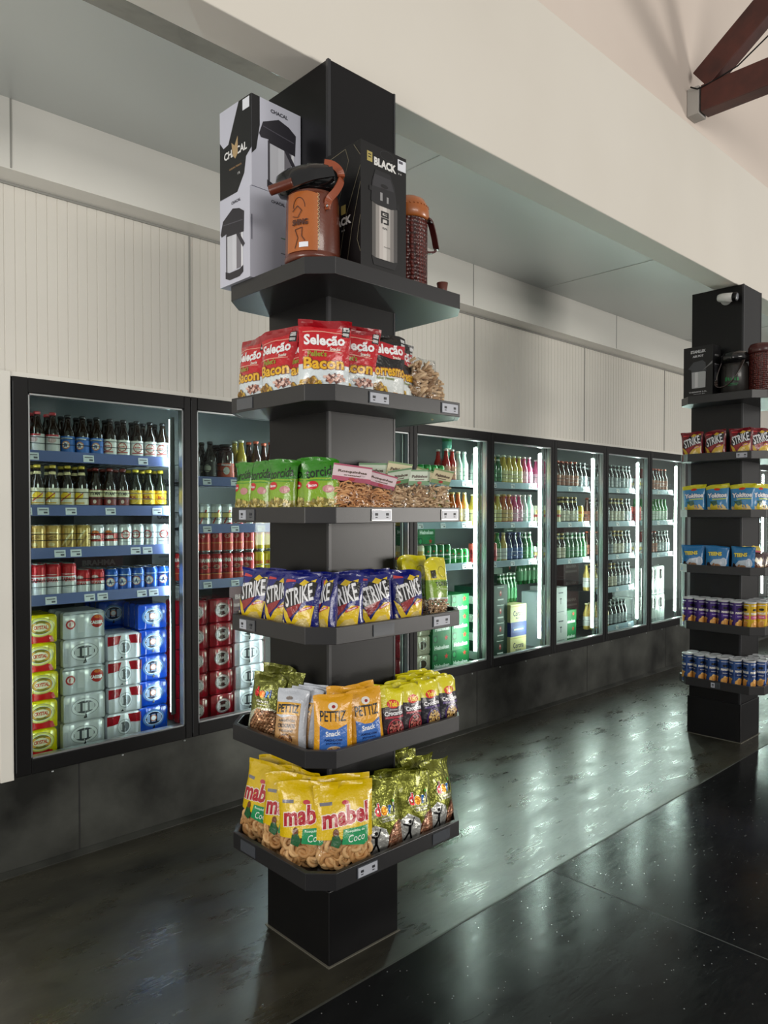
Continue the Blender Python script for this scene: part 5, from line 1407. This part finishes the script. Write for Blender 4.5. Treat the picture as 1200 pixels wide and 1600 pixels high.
# leather covered jug with tilted lid
LEA = mat('brown_leather', (106, 52, 34), 0.3, coat=0.3, vary=(7, (84, 38, 26), 0.3), bump=(120, 0.3, 0.001))
TANL = mat('tan_leather', (176, 100, 44), 0.35, coat=0.25, vary=(6, (156, 84, 36), 0.3))
STITCH = mat('stitching', (206, 176, 130), 0.6)
GLOSSB = mat('gloss_black_plastic', (16, 16, 18), 0.18, coat=0.4)
j = empty('leather_jug', (1.418, 1.812, 2.2525))
r0, h0 = 0.084, 0.205
body = MB().lathe([(r0*0.95, 0), (r0*1.02, 0.004), (r0*1.03, 0.016), (r0*0.985, 0.020), (r0*0.985, 0.026), (r0, 0.03), (r0*0.96, h0*0.9), (r0*0.93, h0), (r0*0.8, h0+0.006), (0.02, h0+0.006)], LEA, 36)
Sj = lambda u, v, e: ((r0 * (1 - 0.04 * v / h0) + e) * math.sin(u / r0), -(r0 * (1 - 0.04 * v / h0) + e) * math.cos(u / r0), v)
ac = -math.radians(62) * r0
pane = MB()
pane.flatmesh(poly_tris([(ac - 0.055, 0.022), (ac + 0.05, 0.022), (ac + 0.052, 0.19), (ac + 0.02, 0.198), (ac - 0.055, 0.198)]), Sj, 0.0012, TANL, 0.012)
lines = []
def curve_lines(pts, c):
    return hexline(pts, c, 0.0011)
dk = (70, 32, 18)
lines += curve_lines([(ac + 0.020*math.cos(t) - 0.008, 0.150 + 0.030*math.sin(t)) for t in [i*0.35 for i in range(10)]], dk)
lines += curve_lines([(ac - 0.02, 0.03), (ac - 0.01, 0.06), (ac - 0.02, 0.085), (ac + 0.004, 0.09), (ac + 0.002, 0.065), (ac + 0.012, 0.05)], dk)
lines += curve_lines([(ac - 0.03, 0.14), (ac - 0.012, 0.155), (ac + 0.002, 0.14), (ac - 0.01, 0.12), (ac - 0.028, 0.125)], dk)
lines += [('t', 'SHING', ac - 0.004, 0.106, 0.05, 0.018, dk, 0, 0.05)]
pane.art(Sj, lines, lambda c: mat('branding', dk, 0.5), 0.012, e0=0.0016)
MBb = body
body.obj('leather_body', j)
pane.obj('tan_panel', j)
st = MB()
for i in range(13):
    v = 0.03 + i * 0.0125
    st.flatmesh(poly_tris([(ac + 0.049, v), (ac + 0.055, v + 0.006), (ac + 0.0562, v + 0.005), (ac + 0.0502, v - 0.001)]), Sj, 0.002, STITCH, 0.02)
    st.flatmesh(poly_tris([(ac + 0.055, v + 0.006), (ac + 0.049, v + 0.0115), (ac + 0.050, v + 0.0125), (ac + 0.056, v + 0.007)]), Sj, 0.002, STITCH, 0.02)
st.obj('stitching', j)
pg = MB(); pg.flatmesh(poly_tris([(ac - 0.006, 0.032), (ac + 0.022, 0.032), (ac + 0.022, 0.047), (ac - 0.006, 0.047)]), Sj, 0.0026, PAPER, 0.012); pg.obj('price_sticker', j)
# black pump head with its broad overhanging lid
RV = Vector((0.725, -0.688, 0)); FV = Vector((0.688, 0.725, 0))
def LP(l, k, z):        # l across the jug, k towards the aisle side, z up
    return RV * l - FV * k + Vector((0, 0, z))
MB().lathe([(0.058, 0), (0.060, 0.012), (0.054, 0.03)], GLOSSB, 28, Matrix.Translation((-0.003, 0.002, h0 + 0.004))).obj('pump_neck', j)
B = Matrix((( RV.x, FV.x, 0, 0), (RV.y, FV.y, 0, 0), (0, 0, 1, 0), (0, 0, 0, 1)))
T = Matrix.Translation(LP(-0.012, 0.008, h0 + 0.050)) @ B @ Matrix.Rotation(math.radians(-9), 4, 'Y') @ Matrix.Rotation(math.radians(10), 4, 'X')
o_ = []
for i in range(44):
    a = 2*PI*i/44
    x, y = 0.096*math.cos(a), 0.074*math.sin(a)
    o_.append((x * (1.0 if x > 0 else 1.06), y * (1.0 if x > 0 else 0.9)))
rings = [[T @ Vector((x*k, y*k, zz)) for x, y in o_] for k, zz in ((0.72, -0.040), (0.92, -0.034), (1.0, -0.012), (0.995, 0.008), (0.93, 0.026), (0.72, 0.038), (0.3, 0.043))]
MB().loft(rings, GLOSSB).obj('pump_lid', j)
MB().ball(0.004, Matrix.Translation(LP(-0.075, 0.052, h0 + 0.036)), SILVER, 8, 5).obj('spout_screw', j)
# carrying handle swung down to the left front, with a stitched grip
p0, pm, p1, p2 = LP(0.068, 0.072, h0 + 0.052), LP(0.01, 0.098, h0 + 0.030), LP(-0.055, 0.098, h0 + 0.006), LP(-0.118, 0.085, h0 - 0.010)
MB().tube([p0, pm, p1], 0.01, GLOSSB, 8, flat=(0.004, 0.014)).obj('handle', j)
MB().tube([p1.lerp(pm, 0.1), p1.lerp(p2, 0.5), p2], 0.0145, LEA, 12).obj('grip', j)
# leather strap loop on the right
sp = [LP(0.050, 0.072, 0.145), LP(0.056, 0.074, 0.175), LP(0.076, 0.062, 0.205), LP(0.090, 0.050, 0.240), LP(0.086, 0.050, 0.268), LP(0.066, 0.052, 0.286), LP(0.040, 0.055, 0.290)]
MB().tube(sp, 0.01, mat('strap_leather', (140, 66, 34), 0.35, coat=0.2), 8, flat=(0.0025, 0.011)).obj('strap', j)
MB().ball(0.005, Matrix.Translation(LP(0.051, 0.0755, 0.155)), SILVER, 8, 5).obj('rivet', j)
tag(j, 'short brown leather jug with black lid on top of the near column', 'leather jug')

# tall braided leather jug behind the black box
b2 = empty('leather_jug', (1.812, 1.785, 2.2525))
BRAID = bpy.data.materials.new('braided_leather'); BRAID.use_nodes = True
nt = BRAID.node_tree; bs = nt.nodes['Principled BSDF']
tc = nt.nodes.new('ShaderNodeTexCoord'); mp = nt.nodes.new('ShaderNodeMapping'); mp.inputs['Scale'].default_value = (1, 1, 1)
vo = nt.nodes.new('ShaderNodeTexVoronoi'); vo.inputs['Scale'].default_value = 78; vo.inputs['Randomness'].default_value = 0.35
cr = nt.nodes.new('ShaderNodeValToRGB'); cr.color_ramp.elements[0].color = lin((112, 42, 34)); cr.color_ramp.elements[1].color = lin((40, 14, 14)); cr.color_ramp.elements[1].position = 0.75
bp = nt.nodes.new('ShaderNodeBump'); bp.invert = True; bp.inputs['Strength'].default_value = 0.9; bp.inputs['Distance'].default_value = 0.006
nt.links.new(tc.outputs['Object'], vo.inputs['Vector']); nt.links.new(vo.outputs['Distance'], cr.inputs['Fac']); nt.links.new(cr.outputs['Color'], bs.inputs['Base Color'])
nt.links.new(vo.outputs['Distance'], bp.inputs['Height']); nt.links.new(bp.outputs[0], bs.inputs['Normal']); bs.inputs['Roughness'].default_value = 0.3
MB().lathe([(0.058, 0), (0.062, 0.006), (0.062, 0.23), (0.060, 0.25)], BRAID, 32).obj('braided_body', b2)
MB().lathe([(0.063, 0.232), (0.068, 0.236), (0.068, 0.262), (0.064, 0.280), (0.052, 0.302), (0.030, 0.314), (0.001, 0.317)], TANL, 32).obj('cap', b2)
sb = MB()
for i in range(30):
    a = 2*PI*i/30
    sb.ball(0.0026, Matrix.Translation((0.0655*math.cos(a), 0.0655*math.sin(a), 0.276)), TANL, 6, 4)
sb.obj('cap_stitching', b2)
sp = [(0.030, -0.056, 0.236), (0.052, -0.050, 0.232), (0.078, -0.040, 0.205), (0.098, -0.032, 0.172), (0.104, -0.028, 0.158), (0.092, -0.024, 0.146), (0.066, -0.020, 0.140), (0.055, -0.02, 0.143)]
MB().tube(sp, 0.008, mat('dark_red_leather', (70, 24, 22), 0.35, coat=0.2), 8, flat=(0.010, 0.0035)).obj('handle', b2)
MB().lathe([(0.008, 0), (0.006, 0.003), (0.001, 0.004)], SILVER, 10, Matrix.Translation((0.050, -0.056, 0.234)) @ Matrix.Rotation(PI/2, 4, 'X')).obj('rivet', b2)
tag(b2, 'tall dark red braided leather jug with tan cap, right of black box', 'leather jug')
c = MB().lathe([(0.013, 0), (0.014, 0.002), (0.020, 0.040), (0.018, 0.040), (0.012, 0.004), (0.001, 0.003)], mat('cup_leather', (96, 52, 44), 0.4), 20).obj('leather_cup')
c.location = (1.925, 1.735, 2.2525)
tag(c, 'small brown leather cup beside the tall braided jug', 'cup')

# ------------------------------------------------------------------ things on the far column
X2 = 3.435
st_front = []
st_left = [('t', 'STANLUX', -0.0, 0.292, 0.10, 0.020, (206, 206, 210), 0, 0.05), ('t', 'AIR POT', -0.0, 0.262, 0.072, 0.014, (206, 206, 210), 0, 0.04)] + \
    [('p', [(-0.04, 0.055), (0.05, 0.055), (0.052, 0.16), (-0.042, 0.16)], (170, 172, 174)), ('r', -0.02, 0.06, 0.0, 0.158, (206, 206, 208)), ('p', [(-0.066, 0.185), (-0.03, 0.225), (0.03, 0.232), (0.05, 0.215), (0.055, 0.16), (-0.042, 0.16), (-0.045, 0.175)], (70, 72, 76)), ('p', [(0.05, 0.16), (0.07, 0.148), (0.03, 0.165)], (40, 40, 44)),
     ('p', [(0.03, 0.165), (0.095, 0.22), (0.095, 0.205)], (120, 120, 122)), ('t', 'THERMOS 2.5L', 0.0, 0.03, 0.12, 0.008, (190, 190, 194)), ('t', 'vacuum jug', 0.01, 0.016, 0.08, 0.006, (170, 170, 174))]
print_box('jug_box', 0.11, 0.195, 0.325, (14, 14, 16), [('r', -0.03, 0.2, 0.03, 0.205, (160, 160, 164)), ('r', -0.035, 0.06, 0.03, 0.2, (50, 50, 54)), ('r', -0.02, 0.08, 0.02, 0.15, (80, 80, 84)), ('t', 'AIR POT', 0, 0.26, 0.06, 0.012, (150, 150, 150))], st_left, (4.875, 2.105, 2.2525), -0.05, 'black jug box with grey print on top of the far column')
j2 = empty('leather_jug', (4.90, 1.905, 2.2525))
BLEA = mat('black_leather', (36, 34, 32), 0.35, coat=0.2)
MB().lathe([(0.080, 0), (0.084, 0.004), (0.080, 0.16), (0.074, 0.19), (0.02, 0.195)], BLEA, 30).obj('leather_body', j2)
MB().lathe([(0.055, 0.19), (0.084, 0.205), (0.088, 0.235), (0.070, 0.262), (0.04, 0.27), (0.001, 0.272)], GLOSSB, 30).obj('pump_lid', j2)
Sg = lambda u, v, e: ((0.083 - 0.02*v + e) * math.sin(u / 0.083), -(0.083 - 0.02*v + e) * math.cos(u / 0.083), v)
gb = MB(); ag = -0.12
gl = []
for i in range(5):
    gl += [('p', [(ag - 0.04 + i*0.018, 0.075 + 0.006*(i % 2)), (ag - 0.028 + i*0.018, 0.075), (ag - 0.03 + i*0.018, 0.105 - 0.01*(i % 3)), (ag - 0.042 + i*0.018, 0.098)], (30, 130, 70))]
gl += [('r', ag - 0.04, 0.055, ag + 0.04, 0.060, (30, 110, 64)), ('r', ag - 0.034, 0.046, ag + 0.034, 0.050, (30, 110, 64))]
gb.art(Sg, gl, ink, 0.012); gb.obj('green_print', j2)
MB().tube([(-0.088, 0.05, 0.19), (-0.10, 0.075, 0.10), (-0.105, 0.07, 0.045), (-0.108, 0.02, 0.040), (-0.105, -0.03, 0.08), (-0.085, -0.06, 0.14), (-0.06, -0.075, 0.20)], 0.01, mat('brown_strap', (56, 44, 40), 0.4), 8, flat=(0.010, 0.0025)).obj('strap', j2)
tag(j2, 'squat black leather jug with green print on the far column', 'leather jug')
j3 = empty('leather_jug', (4.955, 1.765, 2.2525))
MB().lathe([(0.070, 0), (0.074, 0.006), (0.072, 0.24), (0.070, 0.25)], BRAID, 30).obj('braided_body', j3)
MB().lathe([(0.073, 0.242), (0.078, 0.248), (0.077, 0.28), (0.066, 0.302), (0.03, 0.31), (0.001, 0.311)], mat('dark_red_leather', (70, 24, 22), 0.35, coat=0.2), 30).obj('cap', j3)
tag(j3, 'tall brown braided leather jug at the right edge, far column', 'leather jug')
F = 'bags on the %s shelf of the far column'
def far(P, ys, z, name, look, x=4.845, a=86, extra=()):
    for i, y in enumerate(ys):
        put(P, i, x, y, z, a + (i * 37) % 7 - 3, 3 + i % 2, (i * 5) % 4 - 2, '%s, %s from the left, %s shelf, far column' % (look, ORDN[i], name), F % name)
    for i, (xx, yy, aa) in enumerate(extra):
        put(P, i, xx, yy, z, aa, 3, 2, '%s, %s along the front edge, %s shelf, far column' % (look, ORDN[i], name), F % name)
far(STRK_R, (2.145, 2.00, 1.84), 1.8395, 'second', 'maroon ridged-crisp bag', extra=((4.90, 1.755, 40), (5.0, 1.74, 4)))
far(YOKIT, (2.13, 1.98, 1.83), 1.478, 'third', 'blue and yellow corn snack bag', extra=((4.915, 1.755, 24), (5.01, 1.745, 0)))
far(TEENS, (2.14, 1.985, 1.825), 1.117, 'fourth', 'bright blue cookie bag')
far(COOK, (), 1.117, 'fourth', 'dark brown cookie bag', extra=((4.91, 1.765, 20), (5.02, 1.745, 2)))
far(PINK, (), 1.117, 'fourth', 'pink and yellow snack bag', extra=((4.935, 1.835, 10), (5.05, 1.82, 4)))
for lv, z, look1, P1 in ((0, 0.747, 'purple crisp tube', TUBE_P), (1, 0.379, 'blue crisp tube', TUBE_B)):
    sh = ('fifth', 'bottom')[lv]
    k = 0
    for row in range(2):
        for c in range(6):
            y = 2.165 - c * 0.0765
            if row == 1 and c > 5: continue
            P_ = P1; lk = look1
            if lv == 0 and c >= 5: P_, lk = TUBE_Y, 'yellow crisp tube'
            P_.put((4.834 + row * 0.076 + (0.0 if c < 5 else 0.02), y, z), (0, 0, -math.radians(78 + (c * 31 + row * 17) % 24 - (20 if c > 4 else 0))),
                   '%s, %s from left, %s row on the left side, %s shelf, far column' % (lk, ORDN[c], ('outer', 'inner')[row], sh), 'crisp tubes on the %s shelf' % sh)
    for row in range(2):
        for c in range(3):
            P_, lk = (TUBE_Y, 'yellow crisp tube') if lv == 0 else (TUBE_B, look1)
            P_.put((4.93 + c * 0.0765 + row * 0.076 * (0 if c else 0), 1.738 + row * 0.076 - (0.002 if c else -0.004), z), (0, 0, -math.radians(20 + (c * 23 + row * 11) % 20)),
                   '%s, %s along the front edge, %s row, %s shelf, far column' % (lk, ORDN[c], ('outer', 'inner')[row], sh), 'crisp tubes on the %s shelf' % sh)
